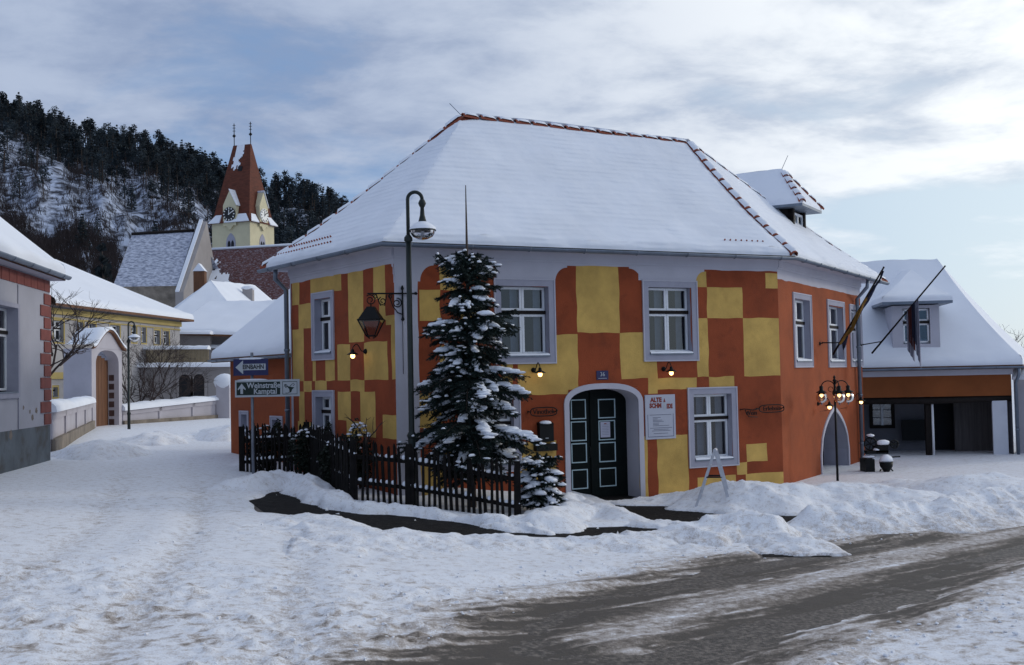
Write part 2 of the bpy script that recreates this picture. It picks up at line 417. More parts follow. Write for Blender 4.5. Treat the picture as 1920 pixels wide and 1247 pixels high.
def grid_mesh(name, X, Y, Z, mats, attr=None, keep=None):
    ny, nx = X.shape; idx = np.arange(nx*ny).reshape(ny, nx)
    F = np.stack([idx[:-1, :-1], idx[:-1, 1:], idx[1:, 1:], idx[1:, :-1]], -1).reshape(-1, 4)
    V = np.stack([X, Y, Z], -1).reshape(-1, 3)
    if keep is not None:
        kf = keep.reshape(-1)[F].any(1); F = F[kf]
        us, inv = np.unique(F, return_inverse=True); V = V[us]; F = inv.reshape(F.shape)
        if attr is not None: attr = attr.reshape(-1)[us]
    me = bpy.data.meshes.new(name); me.vertices.add(len(V)); me.vertices.foreach_set('co', V.astype(np.float32).ravel())
    me.loops.add(F.size); me.loops.foreach_set('vertex_index', F.astype(np.int32).ravel())
    me.polygons.add(len(F)); me.polygons.foreach_set('loop_start', np.arange(0, F.size, 4, dtype=np.int32))
    me.polygons.foreach_set('use_smooth', np.ones(len(F), bool))
    me.update(calc_edges=True); me.validate()
    if attr is not None:
        a = me.attributes.new('dirt', 'FLOAT', 'POINT'); a.data.foreach_set('value', attr.astype(np.float32).ravel())
    for q in mats: me.materials.append(q)
    return me
def snow_ground_mat():
    m = bpy.data.materials.new('trodden_snow'); m.use_nodes = True; t = m.node_tree; b = t.nodes['Principled BSDF']
    b.inputs['Roughness'].default_value = .7; b.inputs['Specular IOR Level'].default_value = .25
    at = t.nodes.new('ShaderNodeAttribute'); at.attribute_name = 'dirt'
    geo = t.nodes.new('ShaderNodeNewGeometry')
    def nz(sc, d=6, r=.65):
        n = t.nodes.new('ShaderNodeTexNoise'); n.inputs['Scale'].default_value = sc; n.inputs['Detail'].default_value = d
        n.inputs['Roughness'].default_value = r; t.links.new(geo.outputs['Position'], n.inputs['Vector']); return n.outputs[0]
    n1 = nz(9, 7, .7); n2 = nz(60, 4, .7)
    ma = t.nodes.new('ShaderNodeMath'); ma.operation = 'MULTIPLY_ADD'; t.links.new(n1, ma.inputs[0]); ma.inputs[1].default_value = 1.5; ma.inputs[2].default_value = -.90
    mb_ = t.nodes.new('ShaderNodeMath'); mb_.operation = 'MULTIPLY_ADD'; t.links.new(n2, mb_.inputs[0]); mb_.inputs[1].default_value = 1.1; t.links.new(ma.outputs[0], mb_.inputs[2])
    ad = t.nodes.new('ShaderNodeMath'); ad.operation = 'MULTIPLY_ADD'; t.links.new(at.outputs['Fac'], ad.inputs[0]); ad.inputs[1].default_value = 1.35; t.links.new(mb_.outputs[0], ad.inputs[2])
    r = t.nodes.new('ShaderNodeMapRange'); t.links.new(ad.outputs[0], r.inputs[0]); r.inputs[1].default_value = .42; r.inputs[2].default_value = 1.45
    cr = t.nodes.new('ShaderNodeValToRGB'); t.links.new(r.outputs[0], cr.inputs[0]); e = cr.color_ramp.elements
    e[0].position = 0; e[0].color = (.78, .80, .85, 1); e[1].position = 1; e[1].color = (.075, .064, .055, 1)
    q = cr.color_ramp.elements.new(.35); q.color = (.47, .43, .41, 1); q = cr.color_ramp.elements.new(.65); q.color = (.21, .178, .152, 1)
    t.links.new(cr.outputs[0], b.inputs['Base Color'])
    bp = t.nodes.new('ShaderNodeBump'); bp.inputs['Strength'].default_value = .5; bp.inputs['Distance'].default_value = .025
    t.links.new(nz(30, 6), bp.inputs['Height']); t.links.new(bp.outputs[0], b.inputs['Normal'])
    return m
gsnow = snow_ground_mat()
asph = mat('wet_asphalt', (.07, .061, .054), .55, .45, 11, .8, 70, c2=(.21, .18, .155), c2t=(.46, .66), spec=.25)
pavm = mat('dark_wet_asphalt', (.010, .009, .009), .8, .5, 6, .9, 50, spec=.12, c2=(.03, .028, .027), c2t=(.52, .7))
me = grid_mesh('snow_covered_ground', X, Y, Z, [gsnow], dirt)
reg(bpy.data.objects.new('snow_covered_ground', me), '', (0, 0, 0), None, kind='structure', label='trodden snow covering the street and yards', )
# the road under it and the pavement along the fence
xr = axis([(-14, 26, 1.0)]); xr = np.unique(np.concatenate([xr, np.array(_gx)[(np.array(_gx) > -14) & (np.array(_gx) < 26)]]))
Xr, Yr = np.meshgrid(xr, axis([(-4, 24, 2.0)]))
reg(bpy.data.objects.new('road', grid_mesh('road', Xr, Yr, gza(Xr)+.004, [asph])), '', (0, 0, 0), None, kind='structure', label='wet asphalt road showing through the snow')
mb = MB()
for pl_ in (PAVP, DOORP):
    mb.poly([(x, y, gz(x)+.012) for x, y in pl_])
bm = bmesh.new(); me0 = mb.mesh('pavement', [pavm], (0, 0, 0)); bm.from_mesh(me0)
bmesh.ops.triangulate(bm, faces=bm.faces[:]); bmesh.ops.subdivide_edges(bm, edges=bm.edges[:], cuts=3, use_grid_fill=True)
for v in bm.verts: v.co.z = gz(v.co.x)+.010
bm.to_mesh(me0); bm.free()
reg(bpy.data.objects.new('pavement', me0), '', (0, 0, 0), None, kind='structure', label='dark cleared pavement along the fence and to the door')

def bank(pts, hs, wf, wb, label, res=.06, lumps=.05, seed=0, dirty=.1, sink=.0):
    pl_ = []
    for (a, b), h in zip(pts, hs):
        p = GP(a, b, h); pl_.append((p.x, p.y))
    n = len(pl_); ar = np.array(pl_); W = max(max(wf), max(wb)) + .4
    gx_ = np.arange(ar[:, 0].min()-W, ar[:, 0].max()+W, res); gy_ = np.arange(ar[:, 1].min()-W, ar[:, 1].max()+W, res)
    x, y = np.meshgrid(gx_, gy_)
    qx = x + fbm(x*1.3+seed, y*1.3, 3)*.35; qy = y + fbm(x*1.3+31, y*1.3+seed, 3)*.35
    D, T, Sd = d_line(qx, qy, pl_)
    k = np.arange(n); h = np.interp(T, k, hs); wfv = np.interp(T, k, wf if len(wf) == n else [wf[0]]*n); wbv = np.interp(T, k, wb if len(wb) == n else [wb[0]]*n)
    bl = sstep(D*Sd, -.3, .3); wv = wbv*(1-bl)+wfv*bl
    t = np.clip(1-D/wv, 0, 1); prof = h*(t**1.15)*(1.35-.35*t)
    lf = fbm(x*2.2+seed*3, y*2.2, 4, .6)*lumps*2.2 + np.abs(fbm(x*6+seed, y*6, 3, .6))*lumps*.8
    z = gza(x) + .03 + prof + lf*np.clip(t*3, 0, 1) - .12*(t <= 0) - sink
    keep = t > 0
    d = np.clip(dirty*(1-t)*1.6 + .15*(fbm(x*2.2, y*2.2, 4)+.2)*dirty*1.5, 0, 1)
    me = grid_mesh('snow_bank', x, y, z, [gsnow], d, keep)
    c = ar.mean(0); o = Vector((c[0], c[1], gz(c[0]))); me.transform(Matrix.Translation(-o))
    return reg(bpy.data.objects.new('snow_bank', me), '', o, None, label=label, cat='snow bank', group='ploughed snow banks')
bank([(455,1000),(520,975),(590,970),(645,980),(700,1000),(800,1004),(900,1008),(1000,1012),(1100,1010),(1200,1003)], [.03,.08,.12,.13,.14,.12,.11,.10,.12,.18],
     [1.2,2.6,2.6,2.6,2.2,1.8,1.6,1.5,1.3,1.2], [.5], 'long snow bank between the dark pavement and the side street', lumps=.045, seed=1, dirty=.05)
bank([(1215,1000),(1290,985),(1345,970),(1400,958),(1445,975),(1490,1010),(1515,1030)], [.14,.26,.36,.44,.34,.18,.06], [1.0,1.2,1.3,1.3,1.0,.7,.4], [.6],
     'high ploughed snow heap at the roadside in front of the white ladder stand', lumps=.06, seed=2, dirty=.1)
bank([(1478,992),(1520,962),(1570,950),(1650,950),(1740,945),(1820,930),(1915,912),(2150,880)], [.12,.34,.40,.38,.36,.4,.42,.4], [.9,1.1,1.2,1.2,1.3,1.4,1.4,1.4], [.6,.6,.5,.5,.6,.7,.7,.7],
     'lumpy ploughed snow bank along the road on the right', lumps=.07, seed=3, dirty=.12)
bank([(1660,905),(1740,900),(1800,893),(1860,891),(1940,905)], [.1,.3,.45,.45,.3], [1.6], [1.4], 'smooth snow mound in the yard before the dark shed', res=.08, lumps=.03, seed=4, dirty=0)
bank([(1210,936),(1290,922),(1350,910),(1405,899),(1450,907),(1530,910),(1620,908),(1700,918),(1760,930)], [.06,.22,.4,.55,.45,.4,.38,.3,.1], [.9,1.2,1.5,1.7,1.5,1.3,1.2,1.1,.8], [.5],
     'snow heaped against the foot of the orange wall by the doorway', lumps=.04, seed=5, dirty=0)
bank([(972,980),(1010,962),(1050,938),(1085,926),(1130,942),(1180,965),(1225,982)], [.10,.25,.34,.36,.27,.16,.05], [.5,.7,.8,.9,.8,.6,.4], [.7],
     'rounded snow heap beside the fence end and the entrance door', lumps=.05, seed=6, dirty=0)
bank([(452,905),(500,893),(545,887),(580,900),(625,930),(680,944),(740,946),(850,960),(965,984)], [.2,.26,.30,.28,.22,.18,.17,.15,.1], [.35,.45,.5,.4,.25,.22,.22,.25,.25], [.6],
     'low snow ridge along the foot of the picket fence', lumps=.06, seed=7, dirty=0)
bank([(150,842),(185,825),(225,838)], [.15,.5,.1], [1.2], [1.0], 'snow heap in front of the arched gateway', res=.1, lumps=.04, seed=8, dirty=0)
bank([(245,822),(275,810),(330,818),(400,808)], [.2,.42,.15,.15], [1.2], [1.0], 'snow heap at the foot of the distant street lamp', res=.1, lumps=.05, seed=9, dirty=0)
bank([(405,805),(424,799),(436,803)], [.2,.5,.3], [1.2], [.8], 'small snow heap where the garden wall ends', res=.1, lumps=.04, seed=10, dirty=0)

# ------------------------------------------------------------------ generic building pieces
def isect(p, d, q, e):
    k = d.x*e.y - d.y*e.x; t = ((q.x-p.x)*e.y - (q.y-p.y)*e.x)/k; return Vector((p.x+d.x*t, p.y+d.y*t))
def offset_poly(pts, ds):
    """offset a closed plan polygon outwards by ds per edge"""
    n = len(pts); c = sum(pts, Vector((0, 0)))/n; ln = []
    for i in range(n):
        a, b = pts[i], pts[(i+1) % n]; u = (b-a).normalized(); nn = Vector((u.y, -u.x))
        if nn.dot((a+b)/2-c) < 0: nn = -nn
        ln.append((a+nn*ds[i], u))
    return [isect(*ln[i-1], *ln[i]) for i in range(n)]
def V3(p, z): return Vector((p[0], p[1], z))
def patch(P0, P1, Q1, Q0, nu, nv, off, sag=.0, amp=.015, seed=0, lip=True, fr=2.0):
    """roof face from eave P0-P1 up to Q0-Q1; off(s,t) lifts it (snow depth). Returns verts, faces"""
    P0, P1, Q1, Q0 = map(Vector, (P0, P1, Q1, Q0)); vs = []; ts = [0.0]+([.003, .014] if lip else [])+[i/nv for i in range(1, nv+1)]
    for j, t in enumerate(ts):
        for i in range(nu+1):
            s = i/nu; e = P0.lerp(P1, s); r = Q0.lerp(Q1, s); p = e.lerp(r, t)
            p.z -= sag*(r.z-e.z)*t*(1-t); vs.append((p.x, p.y, p.z, off(s, t)))
    a = np.array(vs).reshape(len(ts), nu+1, 4); x, y, z, o = [a[..., k].copy() for k in range(4)]
    if lip:
        o[0] = 0; o[1] *= .65; o[2] *= .95; o[:3] *= 1+.9*fbm(x[:3]*2.3+seed, y[:3]*2.3, 3)
    nv_ = amp*fbm(x*fr+seed, y*fr+z*1.3, 3) if amp else np.zeros_like(x); nv_[0] = 0; nv_[:, 0] = 0; nv_[:, -1] = 0
    z = z+o+nv_; vs = [Vector(q) for q in np.stack([x, y, z], -1).reshape(-1, 3).tolist()]
    nr = len(ts); fs = [(j*(nu+1)+i, j*(nu+1)+i+1, (j+1)*(nu+1)+i+1, (j+1)*(nu+1)+i) for j in range(nr-1) for i in range(nu)]
    return vs, fs
def snow_roof(name, faces, parent, depth=.12, nu=24, nv=16, amp=.03, sag=.0, mats=None, skirt=True, under=brown, lip=True, fr=1.2):
    """snow-covered roof faces [(P0,P1,Q1,Q0)]: a roof slab with a snow cover as its child"""
    mb = MB()
    for f in faces:
        vs, fs = patch(*f, 8, 6, lambda s, t: 0, sag, 0, lip=False); mb.add(vs, fs)
        mb.add([v-Vector((0, 0, .12)) for v in vs], [q[::-1] for q in fs])
        b = [Vector(f[0]), Vector(f[1])]; mb.add([b[0], b[1], b[1]-Vector((0,0,.12)), b[0]-Vector((0,0,.12))], [(0, 1, 2, 3)])
    ro = mb.build('roof', under, parent)
    mb = MB()
    for k, f in enumerate(faces):
        vs, fs = patch(*f, nu, nv, lambda s, t: depth, sag, amp, seed=k*7, lip=lip, fr=fr); mb.add(vs, fs, 0, True)
    mb.build('snow_cover', mats or rsnow, ro)
    return ro
def walls(name, pts, z0, z1, m, parent):
    mb = MB(); n = len(pts)
    for i in range(n):
        a, b = pts[i], pts[(i+1) % n]; mb.add([V3(a, z0), V3(b, z0), V3(b, z1), V3(a, z1)], [(0, 1, 2, 3)])
    return mb.build(name, m, parent)
def hole_cells(us, zs, holes):
    pass
def facade(fac, u0, u1, z0, z1, rects, holes, mats, base, parent, name='wall', wob=.018, sub=.16, deep=.32, rmi=None, dmi=None):
    """wall face made of painted fields. rects (u0,z0,u1,z1,mat) painted in order; holes (u0,z0,u1,z1) left open with reveals"""
    def br(vals, lo, hi):
        vals = sorted([lo, hi]+[v for v in vals if lo < v < hi]); out = [vals[0]]
        for v in vals[1:]:
            if v-out[-1] < .035: continue
            out.append(v)
        if hi-out[-1] > 1e-6:
            if hi-out[-1] < .05: out[-1] = hi
            else: out.append(hi)
        return out
    hv = set()
    us = br([h[k] for h in holes for k in (0, 2)], u0, u1); zs = br([h[k] for h in holes for k in (1, 3)], z0, z1)
    def merge(base_, vals):
        o = list(base_)
        for v in sorted(vals):
            if all(abs(v-q) > .035 for q in o) and min(o) < v < max(o): o.append(v)
        return sorted(o)
    us = merge(us, [r[k] for r in rects for k in (0, 2)]); zs = merge(zs, [r[k] for r in rects for k in (1, 3)])
    def fine(o):
        out = []
        for a, b in zip(o[:-1], o[1:]):
            n = max(1, int(math.ceil((b-a)/sub))); out += [a+(b-a)*i/n for i in range(n)]
        return out+[o[-1]]
    us = fine(us); zs = fine(zs); mb = MB(); nu = len(us); V = []
    for z in zs:
        for u in us:
            du = dz = 0
            if wob and u0 < u < u1 and z0 < z < z1:
                du = float(vnoise(u*3.1+3, z*3.1))*wob*2; dz = float(vnoise(u*3.1+50, z*3.1+8))*wob*2
            V.append(fac.pt(u+du, z+dz, 0))
    fsl = {}
    for j in range(len(zs)-1):
        for i in range(nu-1):
            uc = (us[i]+us[i+1])/2; zc = (zs[j]+zs[j+1])/2
            if any(h[0] < uc < h[2] and h[1] < zc < h[3] for h in holes): continue
            c = base
            for r in rects:
                if r[0] < uc < r[2] and r[1] < zc < r[3]: c = r[4]
            fsl.setdefault(c, []).append((j*nu+i, j*nu+i+1, (j+1)*nu+i+1, (j+1)*nu+i))
    b0 = len(mb.v); mb.v += [tuple(v) for v in V]
    for c, fl in fsl.items():
        for f in fl: mb.f.append([b0+k for k in f]); mb.m.append(c); mb.sm.append(False)
    for h in holes:
        if len(h) > 4: continue
        q = [(h[0], h[1]), (h[2], h[1]), (h[2], h[3]), (h[0], h[3])]
        for k in range(4):
            a, b = q[k], q[(k+1) % 4]
            mb.add([fac.pt(*a, 0), fac.pt(*b, 0), fac.pt(*b, -deep), fac.pt(*a, -deep)], [(0, 1, 2, 3)], rmi)
            mb.add([fac.pt(*a, -deep), fac.pt(*b, -deep), fac.pt(*b, -1.3), fac.pt(*a, -1.3)], [(0, 1, 2, 3)], dmi)
        mb.add([fac.pt(*p, -1.3) for p in q], [(0, 1, 2, 3)], dmi)
    return mb
def inset(r, b): return (r[0]+b, r[1]+b, r[2]-b, r[3]-b)
_wr = random.Random(44)
def window(fac, parent, r, band=.13, depth=.15, split=.62, surround=True, snowy=True, sash_refl=True, cols=2, upper=True, label=None, sm=None, tm=None, flip=False):
    i = inset(r, band); u0, z0, u1, z1 = i; mb = MB()
    if surround:
        for a in ((r[0], r[1], r[2], i[1]), (r[0], i[3], r[2], r[3]), (r[0], i[1], i[0], i[3]), (i[2], i[1], r[2], i[3])): fac.bx(mb, *a, -.004, .022, 0)
        e = .028
        for a in ((r[0]-e, r[1]-e, r[2]+e, r[1]), (r[0]-e, r[3], r[2]+e, r[3]+e), (r[0]-e, r[1], r[0], r[3]), (r[2], r[1], r[2]+e, r[3])): fac.bx(mb, *a, -.004, .036, 1)
    else:
        for a in ((u0, z0, u1, z0+.02), (u0, z1-.02, u1, z1)): fac.bx(mb, *a, -depth-.03, -depth, 0)
    wn = mb.build('window', [sm or grey, whi], parent, label=label)
    # sashes
    zt = z0+(z1-z0)*split; fw = .05; d0, d1 = -depth-.05, -depth
    rows = [(z0+.05, zt-.02), (zt+.055, z1-.01)] if upper else [(z0+.03, z1-.02)]
    mb = MB(); um = [u0+.01+(u1-u0-.02)*k/cols for k in range(cols+1)]; panes = []
    for (a, b) in rows:
        for k in range(cols):
            p, q = um[k]+.004, um[k+1]-.004
            for s_ in ((p, a, q, a+fw), (p, b-fw, q, b), (p, a+fw, p+fw, b-fw), (q-fw, a+fw, q, b-fw)): fac.bx(mb, *s_, d0, d1)
            panes.append((p+fw, a+fw, q-fw, b-fw))
    mb.build('frame', wood_w, wn)
    if upper:
        fac.bx(MB(), u0, zt-.02, u1, zt+.055, d0-.01, d1+.025).build('transom', tm or dkwood, wn)
    for p in panes:
        mb = MB(); mb.add([fac.pt(p[0], p[1], d0+.02), fac.pt(p[2], p[1], d0+.02), fac.pt(p[2], p[3], d0+.02), fac.pt(p[0], p[3], d0+.02)], [(0, 1, 2, 3)])
        mb.build('pane', glass, wn)
    if sash_refl:  # pale pleated strips stand in for the reflection on the inner sashes
        cf = _wr.uniform(.26, .46)
        for p in panes:
            mb = MB(); wdt = (p[2]-p[0]); a, b = (p[2]-wdt*cf, p[2]+.02) if not flip else (p[0]-.02, p[0]+wdt*cf)
            n = 6; vs = []
            for k in range(n+1):
                uu = a+(b-a)*k/n; dd = d0-.12+.012*(-1)**k; vs += [fac.pt(uu, p[1]-.03, dd), fac.pt(uu, p[3]+.03, dd)]
            mb.add(vs, [(2*k, 2*k+2, 2*k+3, 2*k+1) for k in range(n)], 0, True); mb.build('sash_reflection', sash_reflection, wn)
    mb = MB(); fac.bx(mb, u0-.0, z0-.01, u1+.0, z0+.02, -depth-.02, .05, 0)
    if snowy:
        n = 10; vs = []; dep = [(.045, 0), (.03, .035), (-.04, .05), (-depth+.01, .06)]
        for k in range(n+1):
            uu = u0+.01+(u1-u0-.02)*k/n
            for dd, hh in dep: vs.append(fac.pt(uu, z0+.02+hh*(.7+.5*random.random()), dd))
        m4 = len(dep); fs = [(k*m4+j, (k+1)*m4+j, (k+1)*m4+j+1, k*m4+j+1) for k in range(n) for j in range(m4-1)]
        mb.add(vs, fs, 1, True)
    mb.build('sill', [zinc, snow], wn)
    return wn
def arch_path(u0, u1, zb, zs, zt, n=10, pointed=False):
    um = (u0+u1)/2; L_ = [(u0, zb), (u0, zs)]
    hw = um-u0
    for k in range(1, n+1):
        t = k/n
        if pointed:
            Rr = hw*2.6; u = u0+hw*t; z = math.sqrt(max(Rr*Rr-(Rr-hw*t)**2, 0)); z *= (zt-zs)/math.sqrt(Rr*Rr-(Rr-hw)**2)
            L_.append((u, zs+z))
        else:
            a = math.pi/2*t; c = 1-math.cos(a)**.8 if a < math.pi/2-1e-6 else 1.0
            L_.append((um-hw*math.cos(a)**.75 if t < 1 else um, zs+(zt-zs)*math.sin(a)))
    return L_+[(2*um-u, z) for u, z in L_[-2::-1]]
def arch_bits(fac, path, mb, d_in, mi_fill, mi_rev, band=None, mi_band=0, proud=.03, mbb=None):
    n = len(path); u0 = path[0][0]; u1 = path[-1][0]; zt = max(z for _, z in path); mid = n//2
    for side, c in ((path[1:mid+1], (u0, zt)), (path[mid:-1], (u1, zt))):
        for a, b in zip(side[:-1], side[1:]):
            mb.add([fac.pt(*c, 0), fac.pt(*a, 0), fac.pt(*b, 0)], [(0, 1, 2)], mi_fill)
    for a, b in zip(path[:-1], path[1:]):
        mb.add([fac.pt(*a, 0), fac.pt(*b, 0), fac.pt(*b, d_in), fac.pt(*a, d_in)], [(0, 1, 2, 3)], mi_rev)
    if band:
        nr = []
        for k in range(n):
            a = path[max(k-1, 0)]; b = path[min(k+1, n-1)]; tx, tz = b[0]-a[0], b[1]-a[1]; l_ = math.hypot(tx, tz); nr.append((-tz/l_, tx/l_))
        for k in range(n-1):
            a, b = path[k], path[k+1]; oa = (a[0]+nr[k][0]*band, a[1]+nr[k][1]*band); ob = (b[0]+nr[k+1][0]*band, b[1]+nr[k+1][1]*band)
            q = [a, b, ob, oa]
            mbb.add([fac.pt(*p, proud) for p in q], [(0, 1, 2, 3)], mi_band)
            mbb.add([fac.pt(*oa, 0), fac.pt(*ob, 0), fac.pt(*ob, proud), fac.pt(*oa, proud)], [(0, 1, 2, 3)], mi_band)
            mbb.add([fac.pt(*a, -.02), fac.pt(*b, -.02), fac.pt(*b, proud), fac.pt(*a, proud)], [(0, 1, 2, 3)], mi_band)
def downpipe(pts, r, parent, m=zinc):
    mb = MB(); mb.tube(pts, r, 10)
    for p, q in zip(pts[:-1], pts[1:]):
        l_ = (Vector(q)-Vector(p)).length
        if l_ > 1.5:
            for k in range(1, int(l_/1.4)+1):
                c = Vector(p).lerp(Vector(q), k*1.4/l_); mb.tube([c-Vector((0, 0, .03)), c+Vector((0, 0, .03))], r*1.25, 10)
    return mb.build('downpipe', m, parent)
def gutter(pts, r, parent, m=zinc):
    mb = MB(); pts = [Vector(p) for p in pts]
    n = 9; vs = []
    for i, p in enumerate(pts):
        t = (pts[min(i+1, len(pts)-1)]-pts[max(i-1, 0)]).normalized(); sd_ = Vector((t.y, -t.x, 0)).normalized()
        for j in range(n):
            q = math.pi*j/(n-1); vs.append(p+sd_*math.cos(q)*r-Vector((0, 0, 1))*math.sin(q)*r)
        for j in range(n):
            q = math.pi*(1-j/(n-1)); vs.append(p+sd_*math.cos(q)*r*.86-Vector((0, 0, 1))*math.sin(q)*r*.86)
    k = 2*n; mb.add(vs, [(i*k+j, i*k+(j+1) % k, (i+1)*k+(j+1) % k, (i+1)*k+j) for i in range(len(pts)-1) for j in range(k)], 0, True)
    for p, q in zip(pts[:-1], pts[1:]):
        l_ = (q-p).length; t = (q-p).normalized(); sd_ = Vector((t.y, -t.x, 0))
        for s in np.arange(.6, l_-.2, 1.3):
            c = p+t*float(s)
            mb.tube([c+sd_*r*1.06*math.cos(a)-Vector((0, 0, 1))*r*1.06*math.sin(a) for a in [math.pi*x/6 for x in range(7)]], .012, 5)
    return mb.build('gutter', m, parent)

# ------------------------------------------------------------------ the chequered house
A2 = G(742, 22.2); B2 = G(1463, 26.4); L2 = G(546, 26.24); E2 = G(1617, 33.4)
FR = Fac(A2, B2); FL = Fac(L2, A2); FE = Fac(B2, E2)
ZE = 5.40
R1 = P(866, 219, 25.7); R2 = P(1290, 270, 28.6)
K2 = Vector((R2.x, R2.y)) + Vector((-.44, .90))*2.6
house = thing('chequered_house', (FR.pt(4, 0, -1).x, FR.pt(4, 0, -1).y, 0), 'two-storey house with yellow and orange chequered walls and snowy hipped roof', 'house')
Y_, O_, W_, G_, D_, O2_ = 0, 1, 2, 3, 4, 5
HM = [yel, ora, whi, grey, dkroom, ora2]
def rl(fac, lst): return [(*fac.rect(a, b, c, d), {'Y': Y_, 'O': O_, 'W': W_}[k]) for a, b, c, d, k in lst]
FRONT = [(787,497,935,990,'O'),(935,526,1040,990,'O'),(1040,500,1203,990,'O'),(1203,527,1304,990,'O'),(1304,509,1458,600,'O'),(1304,590,1472,990,'O'),
 (824,495,862,543,'Y'),(787,543,824,602,'Y'),(862,543,905,600,'Y'),(824,648,862,705,'Y'),(787,735,830,800,'Y'),(830,800,880,870,'Y'),(790,865,830,940,'Y'),
 (942,681,959,738,'Y'),(971,680,1085,739,'Y'),(975,828,1043,905,'Y'),
 (1082,502,1161,625,'Y'),(1040,628,1084,739,'Y'),(1164,624,1232,710,'Y'),(1215,708,1233,739,'Y'),(1233,708,1306,730,'Y'),(1306,596,1329,706,'Y'),
 (1330,705,1379,727,'Y'),(1201,818,1216,990,'Y'),(1234,815,1291,990,'Y'),(1310,893,1381,990,'Y'),(1382,866,1400,889,'Y'),(1400,830,1438,865,'Y'),(1400,887,1469,990,'Y'),
 (1304,508,1325,537,'Y'),(1435,511,1458,540,'Y'),(1326,539,1394,594,'Y'),(1396,594,1461,702,'Y')]
wf = {k: FR.rect(*v) for k, v in dict(ul=(929,525,1039,680), ur=(1207,528,1306,675), lr=(1292,728,1381,873), ll=(872,738,974,884)).items()}
door = FR.rect(1068, 729, 1198, 935)
dpath = arch_path(door[0], door[2], -.15, door[3]-.30, door[3])
fh = [inset(r, .13) for r in wf.values()] + [(door[0], -.3, door[2], door[3], 'arch')]
mb = facade(FR, 0, FR.L, -.3, ZE-.02, rl(FR, FRONT), fh, HM, W_, house, rmi=G_, dmi=D_)
sur = MB(); arch_bits(FR, dpath, mb, -.55, O_, W_, .12, 0, .03, sur)
for (px, py, sg, rr) in ((1040,501,1,.30),(1203,504,-1,.33),(1304,509,1,.24),(787,497,1,.30)):   # white plaster rounding the painted fields
    u, z = FR.uz(px, py); pts = [(u-.07*sg, z+.07)]
    for k in range(9):
        a = math.pi/2*k/8; pts.append((u+sg*rr*(1-math.cos(a)), z-rr*1.1*(1-math.sin(a))))
    pts.insert(1, (u-.07*sg, z-rr*1.1)); pts.append((u+sg*rr, z+.07))
    vs = [FR.pt(*p, .003) for p in pts]; c = vs[0]
    for a, b in zip(vs[1:-1], vs[2:]): mb.add([c, a, b], [(0, 1, 2)], W_)
mb.build('wall', HM, house, label='front wall painted in yellow and orange fields')
LEFT = [(548,512,742,990,'O'),(548,530,561,572,'Y'),(582,518,640,549,'Y'),(653,506,681,641,'Y'),(700,498,723,560,'Y'),(711,540,723,600,'Y'),(560,568,584,614,'Y'),
 (549,616,569,712,'Y'),(585,612,591,712,'Y'),(633,646,657,711,'Y'),(684,641,727,711,'Y'),(734,590,742,711,'Y'),(723,589,741,608,'Y'),
 (610,672,628,713,'Y'),(569,713,585,734,'Y'),(591,713,612,734,'Y'),(657,712,684,733,'Y'),(634,734,658,789,'Y'),(676,733,705,820,'Y'),(718,778,744,823,'Y'),
 (650,789,677,826,'Y'),(561,734,571,791,'Y'),(559,791,588,835,'Y'),(548,734,552,900,'W')]
wl = {k: FL.rect(*v) for k, v in dict(u=(587,549,626,673), l=(589,734,627,832)).items()}
mb = facade(FL, 0, FL.L, -.3, ZE-.02, rl(FL, LEFT), [inset(r, .12) for r in wl.values()], HM, W_, house, rmi=G_, dmi=D_)
for (pa, pb, sg) in (((640,513),(626,552),1), ((697,502),(711,545),-1)):     # curved shoulders of the tall orange fields
    ua, za = FL.uz(*pa); ub, zb = FL.uz(*pb)
    pts = [(ub-.03*sg if sg > 0 else ub+.03, za+.02)]
    vs = [FL.pt(ub, za+.0, .003)]
    for k in range(9):
        a = math.pi/2*k/8; vs.append(FL.pt(ub+(ua-ub)*(1-math.cos(a)), zb+(za-zb)*math.sin(a), .003))
    for a, b in zip(vs[1:-1], vs[2:]): mb.add([vs[0], a, b], [(0, 1, 2)], Y_)
u, z = FL.uz(735, 497); vs = [FL.pt(FL.L-.02, z+.04, .003)]
for q in [(u-.02, z+.04), (u-.02, z-.02), (u+.03, z-.05), (u+.03, z-.18), (u+.09, z-.22), (u+.1, z-.34), (FL.L-.02, z-.36)]: vs.append(FL.pt(*q, .003))
for a, b in zip(vs[1:-1], vs[2:]): mb.add([vs[0], a, b], [(0, 1, 2)], W_)
mb.build('wall', HM, house, label='left end wall painted in yellow and orange fields')
we = {k: FE.rect(*v) for k, v in dict(a=(1488,553,1521,687), b=(1552,566,1583,687), c=(1594,574,1615,686)).items()}
ed = FE.rect(1540, 768, 1590, 915)
epath = arch_path(ed[0], ed[2], -.2, ed[1]+.95, ed[3], pointed=True)
mb = facade(FE, 0, FE.L, -.3, ZE-.02, [(0, ZE-.50, FE.L, ZE, W_)], [inset(r, .12) for r in we.values()]+[(ed[0], -.3, ed[2], ed[3], 'arch')], HM, O2_, house, rmi=G_, dmi=D_)
esur = MB(); arch_bits(FE, epath, mb, -.7, O2_, G_, .10, 0, .03, esur)
mb.build('wall', HM, house, label='plain orange right wall with a pointed doorway')
mb = MB()
for a, b in ((E2, K2), (K2, L2)): mb.add([V3(a, -.3), V3(b, -.3), V3(b, ZE-.02), V3(a, ZE-.02)], [(0, 1, 2, 3)])
mb.build('wall', whi, house)
# cornice
mb = MB()
for fc in (FR, FL, FE):
    fc.bx(mb, -.0, ZE-.22, fc.L+.0, ZE-.03, .001, .05); fc.bx(mb, 0, ZE-.27, fc.L, ZE-.22, .001, .025)
mb.build('cornice', whi, house)
for k, r in wf.items(): window(FR, house, r)
for k, r in wl.items(): window(FL, house, r, band=.12, sash_refl=True)
for k, r in we.items(): window(FE, house, r, band=.12)
